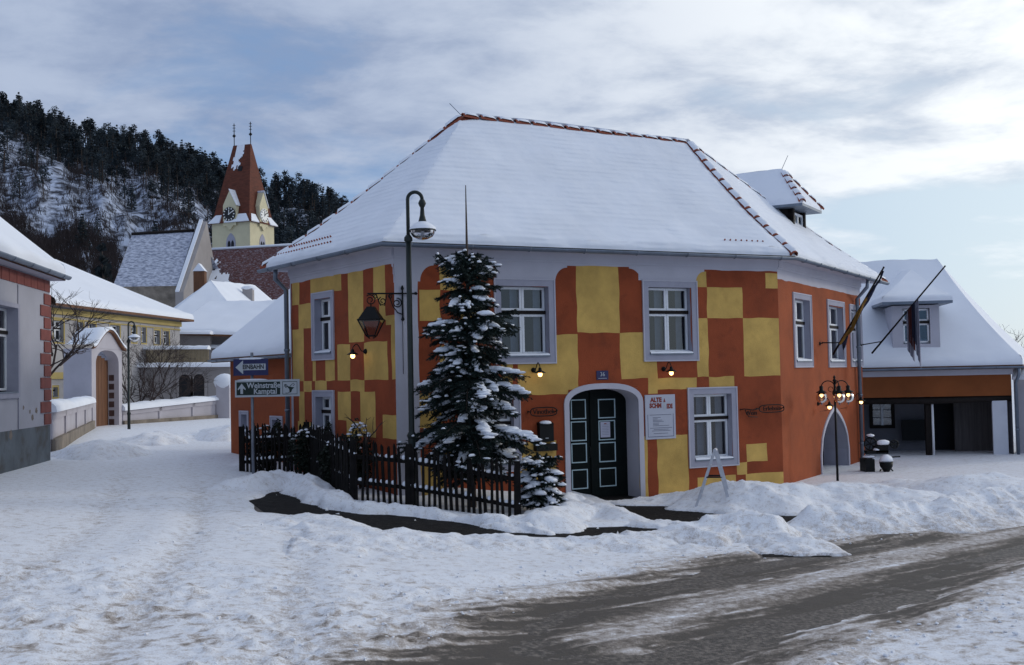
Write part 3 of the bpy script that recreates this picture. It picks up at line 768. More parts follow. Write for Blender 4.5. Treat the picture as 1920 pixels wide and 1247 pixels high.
# entrance: surround, two leaves with outlined panels
dr = sur.build('entrance', whi, house, label='white rounded arch around the entrance')
mb = MB(); pl2 = [(u, z) for u, z in dpath]; mb.add([FR.pt(*p, -.5) for p in pl2], [list(range(len(pl2)))])
leaf = mb.build('door_leaf', doorg, dr)
um = FR.uz(1109, 830, -.5)[0]; FR.bx(MB(), um-.03, 0, um+.03, door[3]-.05, -.5, -.47).build('astragal', doorg, dr)
mb = MB()
for pr in ((1070,749,1098,786),(1070,790,1099,827),(1071,831,1100,868),(1072,880,1102,917),(1121,748,1153,784),(1122,788,1153,825),(1123,829,1154,866),(1124,877,1155,912)):
    r = FR.rect(*pr, -.5); r = (max(r[0], door[0]+.06), *r[1:]); e = .022
    mb = MB()
    for s_ in ((r[0], r[1], r[2], r[1]+e), (r[0], r[3]-e, r[2], r[3]), (r[0], r[1]+e, r[0]+e, r[3]-e), (r[2]-e, r[1]+e, r[2], r[3]-e)): FR.bx(mb, *s_, -.5, -.485)
    mb.build('panel_moulding', teal, dr)
c = FR.uz(1104, 847, -.5); mb = MB(); mb.tube([FR.pt(c[0], c[1]-.12, -.47), FR.pt(c[0], c[1]-.1, -.43), FR.pt(c[0], c[1]+.1, -.43), FR.pt(c[0], c[1]+.12, -.47)], .012, 6); mb.build('door_handle', black, dr)
er = esur.build('side_doorway', whi, house, label='white pointed arch of the side doorway')
mb = MB(); mb.add([FE.pt(u, z, -.69) for u, z in epath], [list(range(len(epath)))]); mb.build('door_leaf', dkwood, er)
mb = MB(); q = [FE.pt(ed[0]+.02, 0, -.05), FE.pt(ed[0]+.3, 0, -.6), FE.pt(ed[0]+.3, 1.9, -.6), FE.pt(ed[0]+.02, 1.2, -.05)]; mb.add(q, [(0, 1, 2, 3)]); mb.build('open_leaf', dkwood, er)
# roof
EV = offset_poly([L2, A2, B2, E2, K2], [.45, .45, .45, .45, .45]); Le, Ae, Be, Ee, Ke = [V3(p, ZE) for p in EV]
RF = {'left': (Le, Ae, R1, R1), 'front': (Ae, Be, R2, R1), 'right': (Be, Ee, R2, R2), 'back': (Ke, Le, R1, R2), 'yard': (Ee, Ke, R2, R2)}
SAG = .14; mb = MB()
for f in RF.values():
    vs, fs = patch(*f, 10, 10, lambda s, t: 0, SAG, 0, lip=False); mb.add(vs, fs, 0, True)
evs = [Le, Ae, Be, Ee, Ke]
for i in range(5):
    a, b = evs[i], evs[(i+1) % 5]; dz_ = Vector((0, 0, .07)); mb.add([a, b, b-dz_, a-dz_], [(0, 1, 2, 3)], 1)
wp = [L2, A2, B2, E2, K2]
for i in range(5):
    a, b = evs[i], evs[(i+1) % 5]; c, d = V3(wp[(i+1) % 5], ZE-.07), V3(wp[i], ZE-.07); dz_ = Vector((0, 0, .07)); mb.add([a-dz_, b-dz_, c, d], [(0, 1, 2, 3)], 2)
roof = mb.build('roof', [tile_r, dkwood, whi], house, label='hipped roof under thick snow')
def edge_off(l0, l1, base=.13, low=.045):
    """snow thins towards the hips whose tiles show: l0/l1 width in metres of the edge zone at s=0 / s=1"""
    def f(s, t, W=9.0):
        o = base
        return o
    return f
def snow_face(f, nu, nv, e0=False, e1=False, etop=False, r0=False, r1=False, seed=0):
    P0, P1, Q1, Q0 = map(Vector, f)
    def off(s, t):
        wdt = (P1-P0).length*(1-t)+(Q1-Q0).length*t; o = .13
        if e0: o = min(o, .02+.11*min(1, s*wdt/.28))
        if e1: o = min(o, .02+.11*min(1, (1-s)*wdt/.28))
        if etop: o = min(o, .03+.10*min(1, (1-t)*4.6/.22))
        if r0: o -= .085*math.exp(-(s*wdt/.4))
        if r1: o -= .085*math.exp(-((1-s)*wdt/.4))
        return o+.007*math.sin(t*95+1.5*math.sin(s*9))*min(1, 8*t*(1-t))
    return patch(*f, nu, nv, off, SAG, .05, seed, fr=.9)
mb = MB()
for i, (k, a) in enumerate((('left', (44, 60, True, False, False, False, True)), ('front', (120, 60, False, True, True, True, False)), ('right', (70, 50, True, False, False)), ('back', (30, 20, False, True, False)), ('yard', (20, 20, False, False, False)))):
    vs, fs = snow_face(RF[k], *a, seed=i*5); mb.add(vs, fs, 0, True)
sc_ = mb.build('snow_cover', froof, roof)
bm = bmesh.new(); bm.from_mesh(sc_.data); bmesh.ops.remove_doubles(bm, verts=bm.verts[:], dist=.003); bm.to_mesh(sc_.data); bm.free()
# hip and ridge tiles, each one a piece
def tile_mesh():
    mb = MB(); n = 7; L_ = .44
    for (x0, r0, x1, r1, mi, z_) in ((0, .135, L_, .105, 0, 0), ):
        vs = []
        for x, r in ((x0, r0), (x1, r1)):
            for j in range(n+1):
                q = math.pi*j/n; vs.append((x, r*math.cos(q), r*math.sin(q)))
            for j in range(n+1):
                q = math.pi*(1-j/n); vs.append((x, (r-.022)*math.cos(q), (r-.022)*math.sin(q)))
        k = 2*(n+1); mb.add(vs, [(j, (j+1) % k, k+(j+1) % k, k+j) for j in range(k)], 0)
        mb.add(vs[:k], [list(range(k))], 0)
    vs = []
    for x, r, h in ((.05, .13, .0), (.09, .13, .045), (.36, .118, .05), (.43, .11, .0)):
        for j in range(7):
            q = math.pi*(.16+.68*j/6); vs.append((x, (r+h*.4)*math.cos(q)*1.0, (r+h)*math.sin(q)+.004))
    mb.add(vs, [(i*7+j, i*7+j+1, (i+1)*7+j+1, (i+1)*7+j) for i in range(3) for j in range(6)], 1, True)
    return mb.mesh('ridge_tile', [tile_r, snow], (0, 0, 0))
TM = tile_mesh()
def tile_row(pa, pb, n0, sag, parent, lift=.04, size=1.0):
    pa, pb = Vector(pa), Vector(pb); Ltot = (pb-pa).length; n = max(2, int(round(Ltot/(n0))))
    def at(t):
        p = pa.lerp(pb, t); p.z -= sag*(pb.z-pa.z)*t*(1-t); return p
    for i in range(n):
        p, q = at(i/n), at((i+1)/n); x = (q-p).normalized(); y = Vector((0, 0, 1)).cross(x).normalized(); z = x.cross(y)
        x = (x*math.cos(-.04)+z*math.sin(-.04)+Vector((0, 0, random.uniform(-.02, .02)))).normalized(); z = x.cross(y).normalized()
        s = size*(q-p).length/.40
        M_ = Matrix((x*s, y*size, z*size)).transposed().to_4x4(); M_.translation = p+Vector((0, 0, lift))
        place('ridge_tile', TM, M_, parent)
tile_row(Be, R2, .385, SAG, roof, .0, .92); tile_row(Le, R1, .46, SAG, roof, -.05); tile_row(R1, R2, .47, 0, roof, -.015, .8); tile_row(Ee, R2, .5, SAG, roof, -.06)
# lines of snow-guard noses poking through
mb = MB()
for fkey, t, s0, s1, n in (('left', .055, .06, .55, 20), ('left', .105, .07, .48, 17), ('front', .075, .82, .93, 8)):
    P0, P1, Q1, Q0 = map(Vector, RF[fkey])
    for k in range(n):
        s = s0+(s1-s0)*k/(n-1); p = P0.lerp(P1, s).lerp(Q0.lerp(Q1, s), t); nrm = (P1-P0).cross(Q0-P0).normalized()
        if nrm.z < 0: nrm = -nrm
        uu = (P1-P0).normalized(); up = nrm.cross(uu)
        mb.box(p+Vector((0, 0, .06))+nrm*.02, uu*.022, up*.03, nrm*.045)
mb.build('snow_guards', tile_r, roof, kind='stuff')
mb = MB(); mb.tube([R1+Vector((0, 0, .02)), P(843, 194, 25.7)], .008, 5); mb.build('lightning_rod', zinc, roof)
g = Vector((0, 0, -.035))
EG = [V3(p, ZE) for p in offset_poly([L2, A2, B2, E2, K2], [.51]*5)]
gutter([EG[0]+g, EG[1]+g, EG[2]+g, EG[3]+g], .075, house)
p0 = EG[0]; b0 = FL.pt(-.02, 0, .10)
downpipe([FL.pt(.15, ZE-.08, .42), FL.pt(.12, ZE-.30, .42), FL.pt(.05, ZE-.55, .12), FL.pt(.05, .2, .12)], .055, house)
pe = FE.uz(1603, 640); downpipe([FE.pt(pe[0]-.1, ZE-.1, .45), FE.pt(pe[0]-.1, ZE-.3, .42), FE.pt(pe[0], ZE-.62, .1), FE.pt(pe[0], -.05, .1)], .055, house)

# roof dormer on the right-hand slope
off = -.75
du0 = FE.uz(1488, 420, off)[0]; du1 = FE.uz(1511, 420, off)[0]; dzb = FE.uz(1497, 446, off)[1]; dzt = FE.uz(1497, 393, off)[1]
du1 = max(du1, du0+1.1)
zr_ = dzt+ 1.1; dm = (du0+du1)/2; bk = -3.2
mb = MB()
mb.add([FE.pt(du0, dzb-.8, off), FE.pt(du0, dzb-.8, bk), FE.pt(du0, dzt, bk), FE.pt(du0, dzt, off)], [(0, 1, 2, 3)], 0)
mb.add([FE.pt(du1, dzb-.8, off), FE.pt(du1, dzb-.8, bk), FE.pt(du1, dzt, bk), FE.pt(du1, dzt, off)], [(0, 1, 2, 3)], 0)
mb.add([FE.pt(du0, dzb-.8, off), FE.pt(du1, dzb-.8, off), FE.pt(du1, dzb, off), FE.pt(du0, dzb, off)], [(0, 1, 2, 3)], 1)
mb.add([FE.pt(du0, dzb, off-.15), FE.pt(du1, dzb, off-.15), FE.pt(du1, dzt, off-.15), FE.pt(du0, dzt, off-.15)], [(0, 1, 2, 3)], 0)
for u in (du0, du1-.12): FE.bx(mb, u, dzb, u+.12, dzt, off-.15, off+.004, 0)
o2 = .36; e = [FE.pt(du0-o2, dzt, bk), FE.pt(du0-o2, dzt, off+o2), FE.pt(du1+o2, dzt, off+o2), FE.pt(du1+o2, dzt, bk)]
mb.add([v-Vector((0, 0, .02)) for v in e], [(0, 1, 2, 3)], 2)
for a, b in zip(e[:-1], e[1:]): mb.add([a-Vector((0, 0, .02)), b-Vector((0, 0, .02)), b+Vector((0, 0, .05)), a+Vector((0, 0, .05))], [(0, 1, 2, 3)], 2)
dorm = mb.build('dormer', [dkwood, whi, zinc], house, label='small dormer with dark sides on the right slope of the roof')
r0 = FE.pt(dm, zr_, off-.45); r1 = FE.pt(dm, zr_, bk); mb = MB(); up = Vector((0, 0, .05))
for i, f in enumerate(((e[1]+up, e[2]+up, r0, r0), (e[0]+up, e[1]+up, r0, r1), (e[2]+up, e[3]+up, r1, r0))):
    vs, fs = patch(*f, 14, 10, lambda s, t: .10, .05, .02, seed=i); mb.add(vs, fs, 0, True)
mb.build('snow_cover', rsnow, dorm)
tile_row(e[1]+up, r0, .34, .05, dorm, .015, .75); tile_row(e[2]+up, r0, .34, .05, dorm, .015, .75)
FD = Fac((FE.pt(0, 0, off-.02).x, FE.pt(0, 0, off-.02).y), (FE.pt(5, 0, off-.02).x, FE.pt(5, 0, off-.02).y))
mb = MB(); q = (du0+.12, dzb+.02, du1-.12, dzt-.1); wz = (q[1]+q[3])/2
for s_ in ((q[0], q[1], q[2], q[1]+.06), (q[0], q[3]-.06, q[2], q[3]), (q[0], q[1], q[0]+.06, q[3]), (q[2]-.06, q[1], q[2], q[3]), (dm-.03, q[1], dm+.03, q[3]), (q[0], wz-.02, q[2], wz+.02)): FE.bx(mb, *s_, off-.10, off-.05)
mb.build('window_frame', wood_w, dorm)
for a, b in ((q[0]+.06, dm-.03), (dm+.03, q[2]-.06)):
    mb = MB(); mb.add([FE.pt(a, q[1], off-.08), FE.pt(b, q[1], off-.08), FE.pt(b, q[3], off-.08), FE.pt(a, q[3], off-.08)], [(0, 1, 2, 3)]); mb.build('pane', glass, dorm)
mb = MB(); mb.tube([r0+Vector((0, 0, .1)), r0+Vector((.15, -.1, .45))], .008, 5); mb.build('lightning_rod', zinc, dorm)

# ------------------------------------------------------------------ hill and its forest
def Zp(px, py, D): return P(px, py, D).z
_rp = [-420, -250, 0, 90, 180, 280, 400, 490, 560, 650, 760, 900, 1100]; _ry = [100, 148, 220, 246, 272, 298, 332, 370, 386, 412, 460, 540, 640]
D0, DR = 150.0, 330.0
def hill_pt(px, q):
    """point on the hillside: q 0 at its foot, 1 on the ridge"""
    D = D0+(DR-D0)*q; zr = (hor(px)-np.interp(px, _rp, _ry))*DR/FPX+CAM.z
    k = np.where(q <= 1, np.clip(q, 0, 1)**.92, 1-.9*(q-1))
    bump = fbm(px*.012, q*5, 3)*7*np.clip(q*(1.05-q)*4, 0, 1)
    z = 2+(zr-2)*k+bump
    x = (px-CX)/FPX*D
    return x, D, z
pxs = np.linspace(-420, 1100, 160); qs = np.linspace(-.02, 1.5, 90); PX, Q = np.meshgrid(pxs, qs); hx, hy, hz = hill_pt(PX, Q)
hillm = mat('hillside', (.46, .52, .66), .9, .15, .22, c2=(.045, .048, .062), c2t=(.40, .60), spec=.1)  # bluish tint of the slope takes the place of distance haze
hillm.node_tree.nodes['Principled BSDF'].inputs['Roughness'].default_value = .95
reg(bpy.data.objects.new('hill', grid_mesh('hill', hx, hy, hz, [hillm])), '', (0, 0, 0), None, kind='structure', label='wooded hillside under thin snow')
pine_g = mat('pine_needles', (.024, .031, .036), .9, .5, .3, spec=.1)  # needle colour lightened and blued in place of haze in the air
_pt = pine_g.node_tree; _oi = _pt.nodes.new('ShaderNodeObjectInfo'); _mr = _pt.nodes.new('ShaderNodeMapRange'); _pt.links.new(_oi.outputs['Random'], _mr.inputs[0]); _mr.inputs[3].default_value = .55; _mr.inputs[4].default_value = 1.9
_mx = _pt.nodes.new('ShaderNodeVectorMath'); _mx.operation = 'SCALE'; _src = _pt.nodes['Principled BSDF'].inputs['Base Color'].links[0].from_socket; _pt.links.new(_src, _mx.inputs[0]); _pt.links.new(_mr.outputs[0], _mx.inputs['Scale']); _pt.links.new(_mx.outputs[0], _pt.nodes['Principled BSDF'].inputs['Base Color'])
bark = mat('bark', (.05, .036, .03), .9, .3, 3)
twig = mat('bare_twigs', (.055, .042, .04), .9, .3, 1, spec=.1)
def pine(seed, h, conical=False):
    rnd = random.Random(seed); mb = MB()
    mb.tube([(0, 0, -1), (rnd.uniform(-.2, .2), 0, h*.5), (rnd.uniform(-.4, .4), rnd.uniform(-.3, .3), h*.93)], [.22, .17, .05], 5, 0, False)
    def clump(c, r, n, mi=1):
        for _ in range(n):
            d = Vector((rnd.gauss(0, 1), rnd.gauss(0, 1), rnd.gauss(0, .6))); d.normalize(); p = c+d*r*rnd.uniform(.3, 1)
            a = Vector((rnd.uniform(-1, 1), rnd.uniform(-1, 1), rnd.uniform(-.5, .5))).normalized(); b = a.orthogonal().normalized()
            s = rnd.uniform(.2, .44); mb.add([p-a*s, p+b*s*.6, p+a*s, p-b*s*.6+Vector((0, 0, .1))], [(0, 1, 2), (0, 2, 3)], mi)
    if conical:
        for k in range(13):
            t = k/13; z = h*(.1+.88*t); rr = h*.21*(1-t)+.15
            for j in range(6 if t < .8 else 3):
                a = rnd.uniform(0, 6.28); clump(Vector((math.cos(a)*rr*.7, math.sin(a)*rr*.7, z-rr*.25)), rr*.55, 7); 
            pass
    else:
        for k in range(15):
            t = rnd.random()**.8; z = h*(.42+.55*t); rr = h*.20*math.sin(math.pi*min(1, .25+.75*t)+.2)+.3
            a = rnd.uniform(0, 6.28); r2 = rr*rnd.uniform(.2, 1)
            c = Vector((math.cos(a)*r2, math.sin(a)*r2, z)); clump(c, h*.09, 24)
            pass
    return mb
PV = [pine(i, 11+random.Random(i).uniform(-2, 2.5), False) for i in range(7)]+[pine(20+i, 10+i*1.2, True) for i in range(4)]
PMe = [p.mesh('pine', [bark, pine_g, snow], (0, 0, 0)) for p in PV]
rnd = random.Random(5); spots = []
tries = 0
while len(spots) < 285 and tries < 20000:
    tries += 1
    px = rnd.uniform(-40, 700); q = 1-abs(rnd.gauss(0, .16)) if rnd.random() < .75 else rnd.uniform(.15, 1.0)
    if q < .05: continue
    x, y, z = [float(v) for v in hill_pt(np.array(px), np.array(q))]
    lim = .62-.1*(px/400)
    if px < 420 and q < lim and rnd.random() > .12: continue
    if px >= 420 and q < .25: continue
    if any((x-a)**2+(y-b)**2 < 9 for a, b, *_ in spots): continue
    spots.append((x, y, z, px, q))
for x, y, z, px, q in spots:
    con = rnd.random() < (.25 if px < 430 else .65) or q < .5
    me_ = PMe[7+rnd.randrange(4)] if con else PMe[rnd.randrange(7)]
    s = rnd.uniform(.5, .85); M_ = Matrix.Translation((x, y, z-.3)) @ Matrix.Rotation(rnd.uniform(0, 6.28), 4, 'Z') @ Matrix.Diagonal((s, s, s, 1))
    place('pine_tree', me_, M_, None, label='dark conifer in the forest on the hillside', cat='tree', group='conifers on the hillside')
# the rest of the wood, and the bare brush below it
mb = MB(); va = []
def add_copy(src, x, y, z, s, rz):
    a = np.array(src.v); c, sn = math.cos(rz), math.sin(rz)
    b = np.stack([(a[:, 0]*c-a[:, 1]*sn)*s+x, (a[:, 0]*sn+a[:, 1]*c)*s+y, a[:, 2]*s+z], 1)
    k = len(mb.v); mb.v += [tuple(v) for v in b]; mb.f += [[k+i for i in f] for f in src.f]; mb.m += src.m; mb.sm += src.sm
for _ in range(620):
    px = rnd.uniform(-60, 760); q = 1.03-abs(rnd.gauss(0, .15)) if px < 430 else rnd.uniform(.4, 1.05)
    x, y, z = [float(v) for v in hill_pt(np.array(px), np.array(q))]
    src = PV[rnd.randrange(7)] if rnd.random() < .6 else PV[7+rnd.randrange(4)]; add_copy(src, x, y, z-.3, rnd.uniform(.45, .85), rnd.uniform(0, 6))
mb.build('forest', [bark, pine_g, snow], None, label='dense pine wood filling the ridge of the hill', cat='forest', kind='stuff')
mb = MB()
rst = np.random.RandomState(9); NU = 26000
upx = rst.uniform(-60, 640, NU); uq = rst.rand(NU)**1.3*.95; ud = fbm(upx*.02, uq*9, 3)
ulow = np.where((upx < 220) & (uq < .42), 1.0, np.where(uq < .2, .75, .34)); ok = rst.rand(NU) <= ulow+ud*.9
ux, uy, uz_ = hill_pt(upx[ok], uq[ok]); ulow = ulow[ok]
for x, y, z, low in zip(ux.tolist(), uy.tolist(), uz_.tolist(), ulow.tolist()):
    h = rnd.uniform(1.0, 3.0)*(1.5 if low == 1 else 1)
    for k in range(4):
        a = rnd.uniform(0, 6.28); l_ = rnd.uniform(.5, 1)*h; lean = rnd.uniform(.1, .55)*l_; wd = .05+.02*h
        tx, ty, tz = x+math.cos(a)*lean, y+math.sin(a)*lean, z+l_; bx_ = x+rnd.uniform(-.5, .5); bz_ = z-.2
        mx, my, mz = (bx_+tx)/2, (y+ty)/2, (bz_+tz)/2; q = h*.25
        mb.add([(bx_, y, bz_), (bx_+wd, y, bz_), (tx, ty, tz), (mx, my, mz), (mx+wd*.7, my, mz+.05), (mx+rnd.uniform(-1, 1)*q, my+rnd.uniform(-1, 1)*q, mz+rnd.uniform(.5, 1.4)*q)], [(0, 1, 2), (3, 4, 5)])
mb.build('undergrowth', twig, None, label='bare brushwood on the snowy slope', cat='brushwood', kind='stuff')

# ------------------------------------------------------------------ church
ycr = mat('cream_yellow_plaster', (.58, .53, .36), .9, .08, .8); thin_snow_red = mat('red_tiles_dusted_with_snow', (.085, .030, .028), .85, .3, 2.6, .3, 3, c2=(.45, .48, .58), c2t=(.5, .95), stretch=(1, 1, 2.2))
thin_snow_grey = mat('grey_tiles_dusted_with_snow', (.17, .19, .26), .85, .2, 1.6, .3, 3, c2=(.55, .58, .68), c2t=(.36, .62), stretch=(1, 1, 3))
tower_tile = mat('dark_red_shingles', (.105, .028, .015), .8, .3, 1.5, .5, 9, stretch=(1, 1, 3)); stone = mat('field_stone', (.20, .17, .14), .95, .35, 1.8, .6, 6)
tan = mat('tan_grey_render', (.30, .28, .28), .9, .1, .6); clockk = mat('black_clock_face', (.008, .009, .01), .4, 0); clockw = mat('white_clock_marks', (.8, .8, .78), .5, 0)
C_ = G(472, 125); church = thing('church', (C_.x, C_.y, 2), 'church with a cream tower, steep red wedge roof and black clock', 'church')
fx = Vector((-.94, .34, 0)); rx = Vector((.34, .94, 0)); S5 = 5.0; c0 = V3(C_, 0); cc = c0+fx*2.5+rx*2.5
zt_ = Zp(472, 415, 125); ztop = Zp(446, 268, 127)
def ring(h, a, b): return [cc+fx*sx*a+rx*sy*b+Vector((0, 0, h)) for sx, sy in ((-1, -1), (1, -1), (1, 1), (-1, 1))]
mb = MB(); lo, hi = ring(0, 2.5, 2.5), ring(zt_, 2.5, 2.5)
for i in range(4): mb.add([lo[i], lo[(i+1) % 4], hi[(i+1) % 4], hi[i]], [(0, 1, 2, 3)])
mb.build('tower', ycr, church, label='cream square clock tower')
mb = MB(); rg = [ring(zt_, 2.85, 2.85), ring(zt_+.9, 2.35, 2.35), ring(ztop, 1.15, .12)]
for a, b in zip(rg[:-1], rg[1:]):
    for i in range(4): mb.add([a[i], a[(i+1) % 4], b[(i+1) % 4], b[i]], [(0, 1, 2, 3)])
mb.add(rg[0], [(0, 1, 2, 3)]); mb.add(rg[2], [(0, 1, 2, 3)])
trf = mb.build('tower_roof', tower_tile, church, label='steep red wedge roof with patches of snow')
for s_ in (-1, 1):
    b_ = cc+fx*1.1*s_+Vector((0, 0, ztop)); mb = MB(); mb.tube([b_, b_+Vector((0, 0, 2.6))], .05, 5); mb.lathe(b_+Vector((0, 0, 1.15)), [(.01, -.25), (.22, 0), (.01, .25)], 8)
    for z_ in (1.7, 2.05, 2.35): mb.cbox(b_+Vector((0, 0, z_)), .34, .05, .05)
    mb.build('finial', black, trf)
def on_front(u, t, lift=.04, k=1):
    """point on the tower roof front; u -1..1 across, t 0..1 up the steep part"""
    a0, b0 = rg[1][1], rg[1][0]; a1, b1 = rg[2][1], rg[2][0]; p = a0.lerp(b0, (u+1)/2).lerp(a1.lerp(b1, (u+1)/2), t); return p-rx*lift
mb = MB(); nn_ = 26
for i in range(nn_):
    for j in range(16):
        t = .55+.45*i/nn_; u = -.95+1.75*j/16
        edge = .25+.5*float(vnoise(t*14, 3))-(1-t)*1.2+.35*float(vnoise(u*6+8, t*22))
        if -.62+.1*float(vnoise(t*20, 8)) < u < min(edge+.15, .35) and t+.12*float(vnoise(u*9, 4)) > .66: mb.add([on_front(u, t), on_front(u+1.75/16, t), on_front(u+1.75/16, t+.45/nn_), on_front(u, t+.45/nn_)], [(0, 1, 2, 3)])
mb.build('snow_patch', rsnow, trf)
mb = MB(); a_, b_ = rg[0], rg[1]
for i, (s0, s1) in ((0, (.04, .62)), (0, (.72, .98)), (3, (.02, .3)), (3, (.7, .98))):
    q = [a_[i].lerp(a_[(i+1) % 4], s0), a_[i].lerp(a_[(i+1) % 4], s1), b_[i].lerp(b_[(i+1) % 4], s1-.05), b_[i].lerp(b_[(i+1) % 4], s0+.05)]
    cen = (q[0]+q[2])/2; nrm = Vector((cen.x-cc.x, cen.y-cc.y, 0)).normalized()*.06+Vector((0, 0, .08)); mb.add([v+nrm for v in q]+q, [(0, 1, 2, 3), (0, 1, 5, 4), (2, 3, 7, 6), (1, 2, 6, 5), (3, 0, 4, 7)])
mb.build('snow_patch', rsnow, trf)
mb = MB(); p = on_front(.18, .62, .05); mb.box(p-fx*.25, fx*.5, rx*.3, (0, 0, .55)); mb.build('roof_hatch', dkroom, trf)
def clock_gable(o_dir, al, kind):
    """o_dir outward, al along the face"""
    base = cc+o_dir*2.75; w_ = .85
    mb = MB(); pts = [base-al*w_+Vector((0, 0, zt_-.35)), base+al*w_+Vector((0, 0, zt_-.35)), base+al*w_+Vector((0, 0, zt_+2.0)), base+Vector((0, 0, zt_+3.6)), base-al*w_+Vector((0, 0, zt_+2.0))]
    mb.prism(pts, -o_dir*1.6); mb.prism([base-al*.45+Vector((0, 0, zt_-.35)), base+al*.45+Vector((0, 0, zt_-.35)), base+al*.1+Vector((0, 0, zt_-.8)), base-al*.1+Vector((0, 0, zt_-.8))], -o_dir*.3)
    g_ = mb.build('clock_gable', ycr, church)
    mb = MB()
    for s_ in (1,):
        a = base+al*s_*(w_+.12)+Vector((0, 0, zt_+1.9))+o_dir*.1; b = base+Vector((0, 0, zt_+3.72))+o_dir*.1
        mb.prism([a, b, b+Vector((0, 0, .12)), a+Vector((0, 0, .12))], -o_dir*1.8)
    mb.build('snow_cover', rsnow, g_)
    c = base+o_dir*.06+Vector((0, 0, zt_+.95)); mb = MB(); mb.lathe(c, [(.001, .05), (.80, .05), (.80, -.05)], 24, 0, o_dir, False); ck = mb.build('clock_face', clockk if kind else clockw, g_)
    mb = MB()
    for h in range(12):
        a = 2*math.pi*h/12; d = al*math.sin(a)+Vector((0, 0, math.cos(a))); t = o_dir.cross(d); p = c+o_dir*.06+d*.58-t*.06; mb.box(p, d*.16, t*.12, o_dir*.02)
    for a, l_ in ((.0, .5), (1.05 if kind else .9, .62)):
        d = al*math.sin(a)+Vector((0, 0, math.cos(a))); t = o_dir.cross(d); mb.box(c+o_dir*.07-t*.04-d*.1, d*(l_+.1), t*.08, o_dir*.02)
    mb.build('clock_marks', clockw if kind else clockk, g_)
al_f = -fx
clock_gable(-rx, -fx, True); clock_gable(-fx, rx, False)
for o_dir, al in ((-rx, -fx), (-fx, rx)):
    b_ = cc+o_dir*2.5; zb_ = Zp(435, 428, 122)-2.0
    mb = MB(); w_ = .62; pth = arch_path(-w_, w_, zb_-1, zb_+.9, zb_+2.0, 8, True); mb.prism([b_+al*u+Vector((0, 0, z)) for u, z in pth], o_dir*.04); wn_ = mb.build('belfry_window', grey, church)
    for s_ in (-1, 1):
        pth = arch_path(-.19, .19, zb_-1, zb_+.75, zb_+1.15, 6, True); mb = MB(); mb.prism([b_+al*(u+.23*s_)+Vector((0, 0, z)) for u, z in pth], o_dir*.06); mb.build('opening', dkroom, wn_)
# nave and choir roofs
n0, n1, n2, n3 = P(338, 560, 103), P(690, 588, 103), P(690, 452, 113), P(376, 470, 113)
n0.z = n1.z = 8.6
mb = MB(); vs, fs = patch(n0, n1, n2, n3, 20, 12, lambda s, t: 0, .05, .05, lip=False); mb.add(vs, fs, 0)
mb.add([n1, n1+Vector((0, 20, 0)), n2], [(0, 1, 2)], 1); mb.add([n0, n0+Vector((2, 20, 0)), n3], [(0, 1, 2)], 1); mb.add([n2, n3, n0+Vector((2, 20, 0)), n1+Vector((0, 20, 0))], [(0, 1, 2, 3)], 0)
nv = mb.build('nave_roof', [thin_snow_red, tan], church, label='long red-brown nave roof dusted with snow')
mb = MB(); mb.add([V3(n0, 0), V3(n1, 0), n1, n0], [(0, 1, 2, 3)]); mb.build('nave_wall', tan, church)
mb = MB(); mb.tube([n3+Vector((0, 0, .08)), n2+Vector((0, 0, .08))], .14, 6); mb.build('ridge_snow', rsnow, nv)
mb = MB()
def nvp(s, t): return n0.lerp(n1, s).lerp(n3.lerp(n2, s), t)+Vector((0, -.08, .08))
for (s0, s1, t0, t1, sd_) in ((.0, .30, .0, .95, 1), (.42, .66, .02, .28, 2)):
    k1, k2 = 60, 44
    for i in range(k1):
        for j in range(k2):
            s = s0+(s1-s0)*i/k1; t = t0+(t1-t0)*j/k2; x = (i/k1-.3)/.7; y = (j/k2-.3)/.7
            if (x if x > 0 else 0)**2+(y if y > 0 else 0)**2+.9*float(fbm(i*.11+sd_*9, j*.16, 5, .6))*.6 < .5:
                mb.add([nvp(s, t), nvp(s+(s1-s0)/k1, t), nvp(s+(s1-s0)/k1, t+(t1-t0)/k2), nvp(s, t+(t1-t0)/k2)], [(0, 1, 2, 3)])
mb.build('snow_patch', rsnow, nv)
h0, h1, h2, h3 = P(211, 538, 99), P(331, 536, 99), P(364, 434, 106), P(247, 441, 106)
mb = MB(); vs, fs = patch(h0, h1, h2, h3, 12, 10, lambda s, t: 0, .03, .03, lip=False); mb.add(vs, fs, 0); mb.add([h3, h2, h1+Vector((2, 14, 0)), h0+Vector((2, 14, 0))], [(0, 1, 2, 3)], 0)
ch = mb.build('choir_roof', thin_snow_grey, church, label='grey choir roof dusted with snow')
mb = MB(); a, b, c = h1+Vector((0, -.4, -.6)), h2+Vector((.5, 0, .95)), P(400, 560, 114)
mb.prism([V3(a, 2), a, b, c, V3(c, 2)], Vector((.7, .1, 0))); mb.build('gable_wall', tan, church)
mb = MB(); mb.prism([a+Vector((0, 0, .02)), b+Vector((0, 0, .03)), b+Vector((0, 0, .2)), a+Vector((0, 0, .16))], Vector((.35, 0, 0))); mb.build('gable_snow', rsnow, church)
mb = MB(); mb.tube([h3+Vector((0, 0, .1)), h2+Vector((0, 0, .1))], .16, 6); mb.build('ridge_tiles', dkwood, ch)
mb = MB(); mb.add([V3(h0, 0), V3(h1, 0), h1, h0], [(0, 1, 2, 3)]); mb.add([V3(h0, 0), V3(h0+Vector((2, 14, 0)), 0), h0+Vector((2, 14, 0)), h3, h0], [(0, 1, 2, 3, 4)]); mb.build('choir_wall', stone, church)

